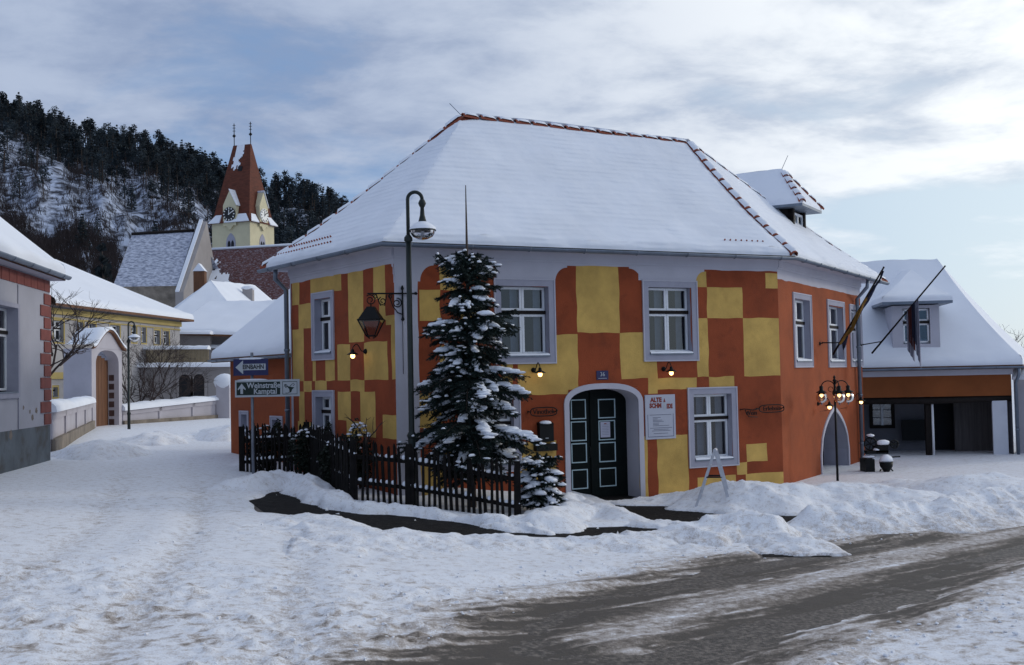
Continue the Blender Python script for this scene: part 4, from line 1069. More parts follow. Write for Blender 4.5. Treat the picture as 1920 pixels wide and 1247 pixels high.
# ------------------------------------------------------------------ white houses below the church
wh = thing('white_house', (*G(430, 72), 1), 'grey-walled house with large snowy roofs and two chimneys below the church', 'house')
ap = P(395, 530, 77); rb = P(478, 539, 90); eL, eR, eB = P(306, 604, 71), P(452, 604, 71), P(548, 598, 92)
snow_roof('roof', [(eL, eR, ap, ap), (eR, eB, rb, ap), (P(300, 600, 86), eL, ap, ap)], wh, .18, 16, 12, .08)
fL, fR, rL, rR = P(318, 624, 65), P(575, 632, 65), P(392, 570, 70), P(512, 569, 70)
snow_roof('roof', [(fL, fR, rR, rL), (fR, P(585, 632, 76), rR, rR), (P(318, 622, 76), fL, rL, rL)], wh, .18, 20, 12, .06)
def wallq(pa, pb, D, m_, name='wall', th=.5, par=wh):
    a, b = P(pa[0], pa[1], D), P(pb[0], pb[1], D); zt2 = a.z
    mb = MB(); mb.box((a.x, a.y, min(b.z, .5)), (b.x-a.x, b.y-a.y, 0), (0, th, 0), (0, 0, zt2-min(b.z, .5))); return mb.build(name, m_, par), a, b
def ledge(pa, pb, D, par, h=.16, w_=.7):
    a, b = P(*pa, D), P(*pb, D); mb = MB(); n = 14; vs = []
    for k in range(n+1):
        p = a.lerp(b, k/n)
        for q in range(7):
            t = math.pi*q/6; vs.append(p+Vector((0, -math.cos(t)*w_/2, math.sin(t)*h*(1+.25*float(vnoise(k*.9, q+pa[0]))))))
    mb.add(vs, [(k*7+j, k*7+j+1, (k+1)*7+j+1, (k+1)*7+j) for k in range(n) for j in range(6)], 0, True); mb.add(vs[:7], [list(range(7))]); mb.add(vs[-7:], [list(range(7))])
    return mb.build('snow_cap', rsnow, par)
wallq((326, 628), (395, 750), 65.2, tan); wallq((394, 628), (560, 760), 66, tan)
ledge((326, 627), (397, 627), 64.6, wh, .22, .9); ledge((394, 653), (480, 651), 65.6, wh, .22, .8)
for (x0, x1, y0, y1, D, m_) in ((363, 383, 508, 565, 78, brown), (455, 473, 541, 590, 82, tan)):
    a, b = P(x0, y1, D), P(x1, y0, D); mb = MB(); mb.box(a, (b.x-a.x, 0, 0), (0, .6, 0), (0, 0, b.z-a.z)); chm = mb.build('chimney', m_, wh)
    c = ((a.x+b.x)/2, a.y+.3, b.z); mb = MB()
    if m_ is brown: mb.prism([(a.x-.05, a.y-.05, b.z), (b.x+.05, a.y-.05, b.z), (c[0], a.y-.05, b.z+.55)], (0, .7, 0))
    else: mb.blob((c[0], c[1], b.z+.05), .5, .45, .2, 10, 6, 0, 3)
    mb.build('snow_cap', rsnow, chm)
# terrace in front of it
te = thing('terrace', (*G(350, 58), 1), 'raised terrace with wooden railing and two arches below the white house', 'terrace')
_, ta, tb = wallq((262, 690), (432, 770), 58, tan, 'wall', 3.0, te); ledge((258, 689), (436, 688), 58, te, .25, .9); ledge((262, 655), (392, 655), 58.6, te, .2, .7)
a, b = P(262, 657, 58.6), P(392, 682, 58.6); nsl = 46; mb = MB(); slm = mat('weathered_slats', (.30, .24, .15), .9, .2, 4)
for k in range(nsl): mb.box((a.x+(b.x-a.x)*k/nsl, a.y, b.z-.2), ((b.x-a.x)/nsl*.72, 0, 0), (0, .05, 0), (0, 0, a.z-b.z+.2))
mb.build('railing_slats', slm, te, kind='stuff')
for (x0, x1) in ((336, 358), (363, 384)):
    u0, u1 = P(x0, 740, 58).x, P(x1, 740, 58).x; zt2 = Zp(350, 702, 58); y_ = 58-.02
    pth = arch_path(u0, u1, .5, zt2-.35, zt2, 8); mb = MB(); mb.prism([(u, y_, z) for u, z in pth], (0, -.01, 0)); ar_ = mb.build('arch', dkroom, te)
    mbb = MB(); FF = Fac((0, y_), (1, y_)); arch_bits(FF, [(u, z) for u, z in pth], MB(), -.1, 0, 0, .14, 0, .05, mbb); mbb.build('arch_surround', tan, ar_)

# ------------------------------------------------------------------ long yellow-trimmed house
cream = mat('grey_cream_render', (.36, .35, .36), .9, .08, .5); ytrim = mat('yellow_trim', (.42, .33, .13), .9, .1, 1)
FY = Fac(G(92, 49), G(338, 63)); yh = thing('yellow_trimmed_house', (*G(220, 57), .8), 'long grey house with yellow cornice and tall windows behind the garden wall', 'house')
ZY = Zp(338, 599, 63)
ywin = [(97,597,121,645),(143,600,158,645),(164,603,181,645),(204,606,226,645),(244,609,257,645),(263,610,275,646),(287,616,301,649),(304,617,318,650),(96,722,110,748)]
yr = [FY.rect(*q) for q in ywin]
mb = facade(FY, 0, FY.L, .3, ZY, [], [inset(r, .10) for r in yr], None, 0, yh, wob=0, sub=3, rmi=0, dmi=1); mb.build('wall', [cream, dkroom], yh)
bk_ = [FY.pt(FY.L, 0, -9), FY.pt(0, 0, -9)]; mb = MB()
for a, b in ((FY.pt(FY.L, 0), bk_[0]), (bk_[0], bk_[1]), (bk_[1], FY.pt(0, 0))): mb.add([V3(a, .3), V3(b, .3), V3(b, ZY), V3(a, ZY)], [(0, 1, 2, 3)])
mb.build('wall', cream, yh)
mb = MB(); FY.bx(mb, 0, ZY-.42, FY.L, ZY-.16, .002, .12); FY.bx(mb, 0, ZY-.62, FY.L, ZY-.56, .002, .06); FY.bx(mb, 0, ZY-3.3, FY.L*.3, ZY-3.0, .002, .08); mb.build('cornice', ytrim, yh)
for r in yr:
    wn_ = window(FY, yh, r, band=.10, snowy=False, sm=ytrim)
ov = .6; e0, e1, e2, e3 = FY.pt(-.5, ZY, ov), FY.pt(FY.L+ov, ZY, ov), FY.pt(FY.L+ov, ZY, -9.6), FY.pt(-.5, ZY, -9.6)
zry = ZY+2.8; q0, q1 = FY.pt(-.5, zry, -4.5), FY.pt(FY.L-5.2, zry, -4.5)
snow_roof('roof', [(e0, e1, q1, q0), (e1, e2, q1, q1), (e2, e3, q0, q1)], yh, .22, 30, 16, .06, .05)

# ------------------------------------------------------------------ gateway and garden walls
lav = mat('pale_lavender_render', (.42, .40, .44), .9, .1, .9, .2, 12)
g0, g1 = G(172, 44), G(229, 47.5); gl = G(119, 44.6); FG = Fac(g0, g1); bkv = Vector((gl.x-g0.x, gl.y-g0.y, 0))
gate = thing('gateway', (*g0, .9), 'pale arched gateway with brown door and snow on its curved roof', 'gateway')
ZG = Zp(172, 652, 44); go = FG.rect(180, 657, 223, 815); gp = arch_path(go[0], go[2], .6, go[3]-.55, go[3])
zpk = ZG+.75; prof = [(-.15+(FG.L+.3)*k/16, ZG-.02+(zpk-ZG)*(.5-.5*math.cos(2*math.pi*k/16))**.8) for k in range(17)]
mb = facade(FG, 0, FG.L, .4, ZG, [], [(go[0], .4, go[2], go[3], 'arch')], None, 0, gate, wob=0, sub=1.0); arch_bits(FG, gp, mb, -.47, 0, 0)
mb.add([FG.pt(min(max(u, 0), FG.L), z, 0) for u, z in prof]+[], [list(range(len(prof)))], 0)
mb.build('wall', lav, gate)
mb = MB(); sd0, sd1 = V3(g0, 0), V3(g0, 0)+bkv; zz = Vector((0, 0, 1)); mb.add([sd0+zz*.4, sd1+zz*.4, sd1+zz*ZG, sd0+zz*ZG], [(0, 1, 2, 3)]); mb.build('side_wall', lav, gate); mb = MB(); a = V3(g1, 0); mb.add([a+zz*.4, a+bkv+zz*.4, a+bkv+zz*ZG, a+zz*ZG], [(0, 1, 2, 3)]); mb.build('side_wall', lav, gate)
mb = MB(); vs = []
for f_ in (-.03, 0.0, .35, .7, 1.02):
    for k, (u, z) in enumerate(prof): vs.append(FG.pt(u, z, .14)+bkv*f_+Vector((0, 0, (.05 if f_ < 0 else .17)+.05*float(vnoise(k*.7, f_*5)))))
n_ = len(prof); mb.add(vs, [(i*n_+j, i*n_+j+1, (i+1)*n_+j+1, (i+1)*n_+j) for i in range(4) for j in range(n_-1)], 0, True)
gr = mb.build('roof_snow', rsnow, gate)
mb = MB()
for (u, z), (u2, z2) in zip(prof[:-1], prof[1:]): mb.add([FG.pt(u, z-.03, .14), FG.pt(u2, z2-.03, .14), FG.pt(u2, z2+.06, .14), FG.pt(u, z+.06, .14)]+[FG.pt(u, z-.03, 0), FG.pt(u2, z2-.03, 0)], [(0, 1, 2, 3), (0, 1, 5, 4)])
mb.build('roof_edge', brown, gate)
nb = 7; lw = (go[2]-go[0])/nb
dl = None
for k in range(nb):
    mb = MB(); u = go[0]+lw*k; FG.bx(mb, u+.01, .75, u+lw-.01, go[3]-.12-.3*abs((k+.5)/nb-.5)*2, -.50, -.45); mb.build('door_plank', brown, gate)
for k in range(6):
    mb = MB(); z = 1.05+.37*k; mb.box(FG.pt(go[2]-.004, z, -.42), FG.n*.22, FG.u*.03, (0, 0, .25)); mb.build('brick', mat('dark_brick', (.08, .045, .04), .9, .3, 5) if k == 0 else MT['dark_brick'], gate)
lp = sd0.lerp(sd1, .62)+zz*1.75; mb = MB(); mb.lathe(lp+Vector((.05, -.25, 0)), [(.02, .3), (.12, .25), (.1, 0), (.06, -.05)], 8); mb.tube([lp, lp+Vector((.03, -.15, .3)), lp+Vector((.05, -.25, .28))], .02, 5); mb.build('wall_lantern', black, gate)
def garden_wall(a, b, za, zb, label, npan, plinth):
    f = Fac(a, b); t = thing('garden_wall', (*a, gz(a[0])), label, 'wall', 'garden walls along the side street')
    mb = MB(); n = 12
    def zt3(u): return za+(zb-za)*u/f.L
    mb.add([f.pt(0, .2, 0), f.pt(f.L, .2, 0), f.pt(f.L, zb, 0), f.pt(0, za, 0), f.pt(0, .2, -.35), f.pt(f.L, .2, -.35), f.pt(f.L, zb, -.35), f.pt(0, za, -.35)], [(0, 1, 2, 3), (7, 6, 5, 4), (3, 2, 6, 7), (0, 3, 7, 4), (1, 5, 6, 2)]); mb.build('wall', lav, t)
    for k in range(npan+1):
        u = min(f.L*k/npan, f.L-.2); mb = MB(); mb.box(f.pt(u, .3, .0), f.u*.2, f.n*.05, (0, 0, zt3(u)-.32)); mb.build('pilaster', lav, t)
    mb = MB(); mb.add([f.pt(0, za-.22, .05), f.pt(f.L, zb-.22, .05), f.pt(f.L, zb, .05), f.pt(0, za, .05), f.pt(0, za-.22, 0), f.pt(f.L, zb-.22, 0)], [(0, 1, 2, 3), (0, 1, 5, 4)]); mb.build('coping_band', lav, t)
    mb = MB(); mb.box(f.pt(0, -.2, .004), f.u*f.L, f.n*.12, (0, 0, plinth+.2)); mb.build('plinth', stone, t)
    mb = MB(); vs = []; n = 40
    for k in range(n+1):
        u = f.L*k/n; w_ = .34; hh = .26*(1+.5*float(fbm(u*.8, 3.3, 3)))
        for q in range(9):
            th = math.pi*q/8; vs.append(f.pt(u, zt3(u)-.02+hh*math.sin(th)**.7 if 0 < q < 8 else zt3(u)-.03, -.175+w_*math.cos(th)))
    mb.add(vs, [(k*9+j, k*9+j+1, (k+1)*9+j+1, (k+1)*9+j) for k in range(n) for j in range(8)], 0, True); mb.add(vs[:9], [list(range(9))]); mb.add(vs[-9:], [list(range(9))]); mb.build('snow_cap', snow, t)
    return t
garden_wall(G(94, 29.0), g0, 2.08, 2.09, 'low pale garden wall between the left house and the arched gateway', 4, 1.35)
garden_wall(g1, G(416, 54), 1.66, 1.95, 'low pale garden wall right of the arched gateway', 3, 1.2)
pa = G(405, 53.5); pillar = thing('wall_pillar', (*pa, .8), 'pale wall pillar with a dome of snow at the garden wall end', 'pillar')
mb = MB(); mb.box((pa.x, pa.y, .2), (.62, 0, 0), (0, .7, 0), (0, 0, 2.55)); mb.build('shaft', lav, pillar); mb = MB(); mb.blob((pa.x+.31, pa.y+.35, 2.75), .48, .5, .42, 14, 8, 0, 4, .08); mb.build('snow_cap', snow, pillar)

# ------------------------------------------------------------------ house on the left edge
wlav = mat('pale_rough_render', (.38, .38, .43), .9, .07, 1.2, .3, 30); plin = mat('blue_grey_plinth', (.11, .13, .15), .8, .25, 1.2, .2, 20, c2=(.07, .065, .06), c2t=(.5, .7)); qred = mat('red_sandstone', (.20, .06, .05), .9, .2, 3, .2, 30)
Q2 = G(94, 27); W2 = Vector((Q2.x+1.9, 13.5)); FH = Fac(W2, Q2); lh = thing('left_house', (*Q2, .8), 'pale rendered house with red corner stones at the left edge', 'house')
ZH = Zp(94, 545, 27)+.25; zpl = 1.80
lw_ = FH.rect(-30, 572, 31, 737)
mb = facade(FH, 0, FH.L, 0, ZH, [(0, 0, FH.L, zpl, 1)], [inset(lw_, .0)], None, 0, lh, wob=.0, sub=1.0, rmi=2, dmi=3); mb.build('wall', [wlav, plin, grey, dkroom], lh)
bq = [Q2+Vector((-9, -1.2)), W2+Vector((-9, -1.2))]; mb = MB()
for a, b in ((Q2, bq[0]), (bq[0], bq[1]), (bq[1], W2)): mb.add([V3(a, 0), V3(b, 0), V3(b, ZH), V3(a, ZH)], [(0, 1, 2, 3)])
mb.build('wall', wlav, lh)
mb = MB()
for k in range(12):
    z = zpl+.02+k*.285
    if z+.26 > ZH-.3: break
    wq = .85 if k % 2 else .55; mb = MB(); FH.bx(mb, FH.L-wq, z, FH.L+.014, z+.255, .0, .025); mb.build('quoin', qred, lh)
k = 0; u = FH.L-.02
while u > .6:
    mb = MB(); FH.bx(mb, u-.52, ZH-.30, u-.02, ZH-.03, 0, .02); mb.build('frieze_block', qred, lh); u -= .54
wn_ = window(FH, lh, lw_, band=.0, surround=False, depth=.2, split=.7, snowy=False, tm=dkwood, cols=3)
mb = MB(); e_ = .14
for s_ in ((lw_[0]-e_, lw_[3], lw_[2]+e_, lw_[3]+.1), (lw_[2], lw_[1]-.1, lw_[2]+e_, lw_[3]), (lw_[0]-e_, lw_[1]-.12, lw_[2], lw_[1])): FH.bx(mb, *s_, 0, .04)
mb.build('window_surround', grey, lh)
peel = mat('bare_plaster', (.20, .165, .14), .95, .25, 8)
for i, (px_, py_, rr_) in enumerate(((44, 764, .055), (56, 772, .06), (68, 770, .085), (61, 783, .09), (20, 815, .12))):
    u_, z_ = FH.uz(px_, py_); rq = random.Random(i); mb = MB(); mb.poly([FH.pt(u_+rr_*(.7+.6*rq.random())*math.cos(q), z_+rr_*(.6+.5*rq.random())*math.sin(q), .003) for q in [2*math.pi*k/14 for k in range(14)]]); mb.build('peeled_patch', peel, lh)
mb = MB(); u_ = FH.uz(33, 640)[0]; mb.tube([FH.pt(u_, ZH-.32, .012), FH.pt(u_+.01, 3.6, .012), FH.pt(u_, zpl, .012)], .012, 5); mb.build('cable', grey, lh)
apx = P(-121, 322, 26.3); ov = .55; ov = .34; e0, e1 = FH.pt(-.5, ZH+.12, ov), FH.pt(FH.L+.12, ZH+.12, ov); e2 = V3(bq[0]+Vector((-.3, .5)), ZH+.12)
r_ = FH.pt(-.5, apx.z, -(apx-FH.pt(0, 0)).dot(-FH.n) if False else (apx-FH.pt(0, 0, 0)).dot(FH.n))
lrf = snow_roof('roof', [(e0, e1, apx, r_), (e1, e2, apx, apx)], lh, .2, 30, 16, .05, .06)
mb = MB(); mb.add([e0-Vector((0, 0, .13)), e1-Vector((0, 0, .13)), FH.pt(FH.L, ZH, 0), FH.pt(-.5, ZH, 0)], [(0, 1, 2, 3)]); mb.add([e1-Vector((0, 0, .13)), e2-Vector((0, 0, .13)), V3(bq[0], ZH), FH.pt(FH.L, ZH, 0)], [(0, 1, 2, 3)]); mb.build('soffit', whi, lh)
gutter([e0+FH.n*.07-Vector((0, 0, .03)), e1+FH.n*.07-Vector((0, 0, .03))], .08, lh)

# ------------------------------------------------------------------ orange annex behind the chequered house
F0_ = G(548, 27.3); F1_ = G(432, 30.4); FA = Fac(F1_, F0_); ax_ = thing('orange_annex', (*G(490, 29), .6), 'low orange annex with a snowy roof behind the signposts', 'house')
za0, za1 = Zp(432, 676, 30), Zp(540, 655, 27); za_ = (za0+za1)/2
aw = [FA.rect(451, 772, 466, 815), FA.rect(509, 782, 530, 830)]
mb = facade(FA, 0, FA.L+.8, 0, za_, [], [inset(r, .07) for r in aw], None, 0, ax_, wob=0, sub=1, rmi=1, dmi=2); mb.build('wall', [ora2, grey, dkroom], ax_)
mb = MB(); mb.add([FA.pt(0, 0), FA.pt(0, 0, -5), FA.pt(0, za_, -5), FA.pt(0, za_+2.2, -2.6), FA.pt(0, za_, 0)], [(0, 1, 2, 3, 4)]); mb.build('wall', ora2, ax_)
for r in aw: window(FA, ax_, r, band=.07, snowy=True, cols=1, upper=False)
e0, e1 = FA.pt(-.35, za_-.02, .4), FA.pt(FA.L+1.0, za_-.02, .4); r0_, r1_ = FA.pt(-.35, za_+2.3, -2.6), FA.pt(FA.L+1.0, za_+2.3, -2.6)
snow_roof('roof', [(e0, e1, r1_, r0_), (FA.pt(FA.L+1, za_, -5.4), FA.pt(-.35, za_, -5.4), r0_, r1_)], ax_, .16, 20, 12, .03)
gutter([e0+FA.n*.05-Vector((0, 0, .04)), e1+FA.n*.05-Vector((0, 0, .04))], .06, ax_)

# ------------------------------------------------------------------ yard shed on the right
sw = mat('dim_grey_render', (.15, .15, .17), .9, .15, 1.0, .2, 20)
FS = Fac(G(1598, 34.6), G(1895, 33.9)); ZS = Zp(1750, 690, 34.1)
shed = thing('yard_shed', (*G(1750, 35), 0), 'open-fronted yard building with orange lintel wall and snowy mansard roof', 'house')
zl = Zp(1750, 744, 34.2); mb = MB(); FS.bx(mb, 0, zl, FS.L, ZS-.24, -.3, 0, 0); mb.build('lintel_wall', mat('dull_orange_render', (.22, .065, .018), .9, .15, 1.2, .2, 30), shed)
mb = MB(); FS.bx(mb, 0, ZS-.24, FS.L+.05, ZS+.02, -.3, .06); mb.build('eave_board', whi, shed)
mb = MB(); mb.tube([FS.pt(0, zl-.09, -.12), FS.pt(FS.L*.5, zl-.12, -.12), FS.pt(FS.L, zl-.07, -.12)], .11, 8); mb.build('beam', dkwood, shed)
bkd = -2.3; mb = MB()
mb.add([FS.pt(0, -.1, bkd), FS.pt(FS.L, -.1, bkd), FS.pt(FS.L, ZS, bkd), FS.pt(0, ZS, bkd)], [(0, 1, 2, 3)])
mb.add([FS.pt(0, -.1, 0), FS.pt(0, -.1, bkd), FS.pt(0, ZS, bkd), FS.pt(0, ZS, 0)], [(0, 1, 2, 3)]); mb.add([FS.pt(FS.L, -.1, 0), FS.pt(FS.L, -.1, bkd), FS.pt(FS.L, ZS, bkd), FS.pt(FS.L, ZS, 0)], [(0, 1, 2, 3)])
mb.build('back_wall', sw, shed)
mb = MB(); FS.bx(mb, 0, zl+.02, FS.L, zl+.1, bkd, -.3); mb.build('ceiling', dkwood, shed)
r = FS.rect(1630, 748, 1677, 803, bkd); FB = Fac(tuple(FS.pt(0, 0, bkd).xy), tuple(FS.pt(5, 0, bkd).xy)); mb = MB(); e = .1
for s_ in ((r[0], r[1], r[2], r[1]+e), (r[0], r[3]-e, r[2], r[3]), (r[0], r[1]+e, r[0]+e, r[3]-e), (r[2]-e, r[1]+e, r[2], r[3]-e)): FS.bx(mb, *s_, bkd+.003, bkd+.06)
w_ = mb.build('window', dkwood, shed); um = (r[0]+r[2])/2; mb = MB(); FS.bx(mb, um-.035, r[1]+e, um+.035, r[3]-e, bkd+.004, bkd+.05); mb.build('mullion', wood_w, w_)
for a, b in ((r[0]+e, um-.035), (um+.035, r[2]-e)):
    for k in range(3):
        z0 = r[1]+e+(r[3]-r[1]-2*e)*k/3; mb = MB(); FS.bx(mb, a+.01, z0+.015, b-.01, z0+(r[3]-r[1]-2*e)/3-.015, bkd+.004, bkd+.02); mb.build('pane', glass, w_)
r = FS.rect(1691, 787, 1738, 826, -1.9); mb = MB(); FS.bx(mb, *r, -1.93, -1.88); mb.build('dark_board', black, shed)
r = FS.rect(1736, 750, 1746, 862, -.25); mb = MB(); FS.bx(mb, r[0], -.1, r[2], zl, -.4, -.2); mb.build('post', dkwood, shed)
r = FS.rect(1747, 750, 1751, 862, -.2); mb = MB(); mb.tube([FS.pt(r[0]+.03, -.1, -.15), FS.pt(r[0]+.03, zl-.1, -.15)], .035, 8); mb.build('white_pole', wood_w, shed)
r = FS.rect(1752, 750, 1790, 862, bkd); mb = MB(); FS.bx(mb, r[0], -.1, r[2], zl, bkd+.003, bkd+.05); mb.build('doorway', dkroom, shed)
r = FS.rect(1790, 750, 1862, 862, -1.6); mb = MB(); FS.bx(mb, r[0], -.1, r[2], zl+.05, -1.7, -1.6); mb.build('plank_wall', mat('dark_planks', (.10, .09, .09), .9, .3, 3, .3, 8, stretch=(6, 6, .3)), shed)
r = FS.rect(1862, 750, 1890, 858, -.05); mb = MB(); FS.bx(mb, r[0], -.05, r[2], r[3], -.14, -.05); mb.build('white_panel', mat('pale_panel', (.55, .57, .63), .8, .05, 2), shed)
e0, e1, q1, q0 = FS.pt(-.4, ZS+.05, .35), FS.pt(FS.L+.25, ZS+.05, .35), P(1757, 496, 37.4), P(1585, 503, 37.6)
e2 = P(1945, 680, 42); e2.z = ZS+.05
snow_roof('roof', [(e0, e1, q1, q0), (e1, e2, q1, q1)], shed, .2, 40, 24, .05, .22)
mb = MB(); mb.tube([P(1622, 500, 37.5), P(1706, 497, 37.4)], .06, 6); mb.build('ridge', dkwood, shed)
gutter([e0+Vector((0, -.08, -.04)), e1+Vector((0, -.08, -.04))], .07, shed)
downpipe([FS.pt(FS.L+.12, ZS, .4), FS.pt(FS.L+.12, ZS-.25, .38), FS.pt(FS.L+.1, ZS-.5, .1), FS.pt(FS.L+.1, -.1, .1)], .05, shed)
# its dormer
offd = -.15; wr = FS.rect(1693, 578, 1744, 645, offd); cr_ = FS.rect(1664, 574, 1762, 655, offd); zb = wr[1]-.25
mb = MB(); cu0, cu1, zt4 = cr_[0]+.15, cr_[2], cr_[3]+.02
for s_ in ((cu0, zb-.6, wr[0], zt4), (wr[2], zb-.6, cu1, zt4), (wr[0], zb-.6, wr[2], wr[1]), (wr[0], wr[3], wr[2], zt4)): FS.bx(mb, *s_, offd-.1, offd)
for u in (cu0, cu1): mb.add([FS.pt(u, zb-.6, offd-.1), FS.pt(u, zb-.6, -3), FS.pt(u, zt4, -3), FS.pt(u, zt4, offd-.1)], [(0, 1, 2, 3)])
mb.add([FS.pt(wr[0], wr[1], offd-.3), FS.pt(wr[2], wr[1], offd-.3), FS.pt(wr[2], wr[3], offd-.3), FS.pt(wr[0], wr[3], offd-.3)], [(0, 1, 2, 3)], 1)
sdm = mb.build('dormer', [whi, dkroom], shed, label='white dormer with a snowy hipped roof')
mb = MB(); um = (wr[0]+wr[2])/2; zt5 = wr[1]+(wr[3]-wr[1])*.6
for c0_, c1_ in ((wr[0], um), (um, wr[2])):
    for z0, z1 in ((wr[1]+.04, zt5-.03), (zt5+.05, wr[3]-.02)):
        for s_ in ((c0_+.02, z0, c1_-.02, z0+.05), (c0_+.02, z1-.05, c1_-.02, z1), (c0_+.02, z0, c0_+.07, z1), (c1_-.07, z0, c1_-.02, z1)): FS.bx(mb, *s_, offd-.13, offd-.08)
mb.build('window_frame', wood_w, sdm)
for c0_, c1_ in ((wr[0], um), (um, wr[2])):
    mb = MB(); FS.bx(mb, c0_+.06, wr[1]+.08, c1_-.06, wr[3]-.06, offd-.12, offd-.11); mb.build('pane', glass, sdm)
mb = MB(); FS.bx(mb, wr[0], zt5-.03, wr[2], zt5+.05, offd-.12, offd-.04); mb.build('transom', dkwood, sdm)
d0_, d1_ = FS.pt(cu0-.35, zt4+.03, offd+.4), FS.pt(cu1+.32, zt4+.03, offd+.4); rdg = P(1708, 512, 36.2); b0_, b1_ = FS.pt(cu0-.35, zt4+.03, -3.2), FS.pt(cu1+.32, zt4+.03, -3.2); rb_ = rdg+Vector((0, 2.5, 0))
mb = MB(); mb.add([d0_, d1_, b1_, b0_], [(0, 1, 2, 3)]); lowv = Vector((0, 0, .08))
for a, b in ((d0_, d1_), (b0_, d0_), (d1_, b1_)): mb.add([a, b, b+lowv, a+lowv], [(0, 1, 2, 3)])
mb.build('eave', zinc, sdm); mb = MB()
for i, f in enumerate(((d0_+lowv, d1_+lowv, rdg, rdg), (b0_+lowv, d0_+lowv, rdg, rb_), (d1_+lowv, b1_+lowv, rb_, rdg))):
    vs, fs = patch(*f, 16, 12, lambda s, t: .12, .10, .03, seed=i); mb.add(vs, fs, 0, True)
mb.build('snow_cover', rsnow, sdm)
# wall beyond it at the picture edge
nw = thing('neighbour_wall', (*G(1920, 34), 0), 'pale pink wall with snow on top at the right picture edge', 'wall')
a = G(1899, 34.3); b = G(2080, 33); fn = Fac(a, b); zt6 = Zp(1910, 712, 34); mb = MB(); fn.bx(mb, 0, -.1, fn.L, zt6, -.4, 0); mb.build('wall', lav, nw)
vs, fs = patch(fn.pt(-.02, zt6, .2), fn.pt(fn.L, zt6, .2), fn.pt(fn.L, zt6+.35, -.5), fn.pt(-.02, zt6+.35, -.5), 12, 6, lambda s, t: .1, 0, .05); mb = MB(); mb.add(vs, fs, 0, True); mb.build('snow_cap', snow, nw)

# ------------------------------------------------------------------ trees
needle = mat('spruce_needles', (.012, .023, .021), .7, .4, 6, spec=.2)
def spruce(name, base, levels, leader, label, seed, nb=8, dens=1.0, load=1.0):
    rnd = random.Random(seed); t = thing(name, base, label, 'tree'); base = Vector(base)
    ztop = leader; tr = MB(); tr.tube([base-Vector((0, 0, .1)), base.lerp(Vector((base.x, base.y, ztop)), .5), Vector((base.x, base.y, ztop))], [.09*dens**.5, .05, .008], 7); tr.build('trunk', bark, t)
    nd = MB(); sn = MB(); NV = []; NF = []
    def needles(p, q, n, ln):
        d = (q-p); dl = d.normalized()
        for _ in range(n):
            o = p+d*rnd.random(); a = Vector((rnd.gauss(0, 1), rnd.gauss(0, 1), rnd.gauss(0, 1))); a = (a-dl*a.dot(dl))
            if a.length < .01: continue
            a.normalize(); v = (dl*.8+a*.7).normalized()*ln*rnd.uniform(.7, 1.2); s = dl.cross(a)*.008
            b = len(NV); NV.extend((o-s, o+s, o+v)); NF.append((b, b+1, b+2))
    for z, ln in levels:
        rel = (z-base.z)/(ztop-base.z); az0 = rnd.uniform(0, 6.28)
        k = max(5, int(round(nb*(.7 if rel > .75 else 1))))
        for i in range(k):
            az = az0+2*math.pi*i/k+rnd.uniform(-.3, .3); L_ = ln*rnd.choice((rnd.uniform(.55, .9), rnd.uniform(.85, 1.1))); el = (.75 if rel > .68 else .35 if rel > .5 else .15)+rnd.uniform(-.15, .2)
            h = Vector((math.cos(az), math.sin(az), 0)); pts = []; n = 8; p = Vector((base.x, base.y, z+rnd.uniform(-.09, .09)))+h*.02; dr = .12 if rel > .68 else rnd.uniform(.35, .75)
            for j in range(n+1):
                s = j/n; pts.append(p+h*L_*s*(1-.1*s)+Vector((0, 0, L_*(el*s-dr*s*s+.22*dr*s**4))))
            nd.tube(pts, [.014*(1-.75*j/n)*(L_+.3) for j in range(n+1)], 4, 0, False)
            side = Vector((-h.y, h.x, 0)); nt_ = int((10+L_*26)*dens)
            laden = rnd.random() < (.66 if rel < .68 else .45)*load
            for q in range(nt_):
                s = .08+.92*(q+rnd.random())/nt_; x = s*n; a = int(min(x, n-1)); o = pts[a].lerp(pts[a+1], x-a); sg = 1 if q % 2 else -1
                tl = (.11+.30*L_*(1-s)**.7)*rnd.uniform(.7, 1.25); dv = (h*rnd.uniform(.45, .9)+side*sg*rnd.uniform(.4, .9)+Vector((0, 0, rnd.uniform(-.75, .0)))).normalized()
                e = o+dv*tl; needles(o, e, int(30*dens*(tl/.2))+8, .05)
                if rnd.random() < (.16 if laden else .08)*load: sn.blob(o.lerp(e, rnd.uniform(.4, .95))+Vector((0, 0, .025)), rnd.uniform(.04, .09), rnd.uniform(.025, .045), rnd.uniform(.018, .035), 7, 5, 0, rnd.random(), .3, math.atan2(dv.y, dv.x), .5)
            for a, b in zip(pts[:-1], pts[1:]): needles(a, b, int(34*dens), .05)
            if L_ > .3 and laden:
                s = rnd.uniform(.35, .6); s1 = rnd.uniform(.8, 1.0); wd_ = (.04+.06*L_*rnd.uniform(.7, 1.3))*load
                while s < s1:
                    x = s*n; a = int(min(x, n-1)); o = pts[a].lerp(pts[a+1], x-a); tap = .55+.45*math.sin(math.pi*min(1, max(.1, (s-.3)/.7)))
                    sn.blob(o+Vector((0, 0, .03))+side*rnd.uniform(-.03, .03), (.07+.07*L_)*rnd.uniform(.8, 1.3), wd_*tap*rnd.uniform(.8, 1.2), .055*tap*rnd.uniform(.8, 1.3), 10, 7, 0, rnd.random(), .35, az+rnd.uniform(-.4, .4), .5)
                    s += .10/max(L_, .4)*rnd.uniform(.6, 1.1)
    b = len(nd.v); nd.v += [tuple(v) for v in NV]; nd.f += [[b+i for i in f] for f in NF]; nd.m += [1]*len(NF); nd.sm += [False]*len(NF)
    nd.build('crown', [bark, needle], t); sn.build('snow', snow, t, kind='stuff')
    return t
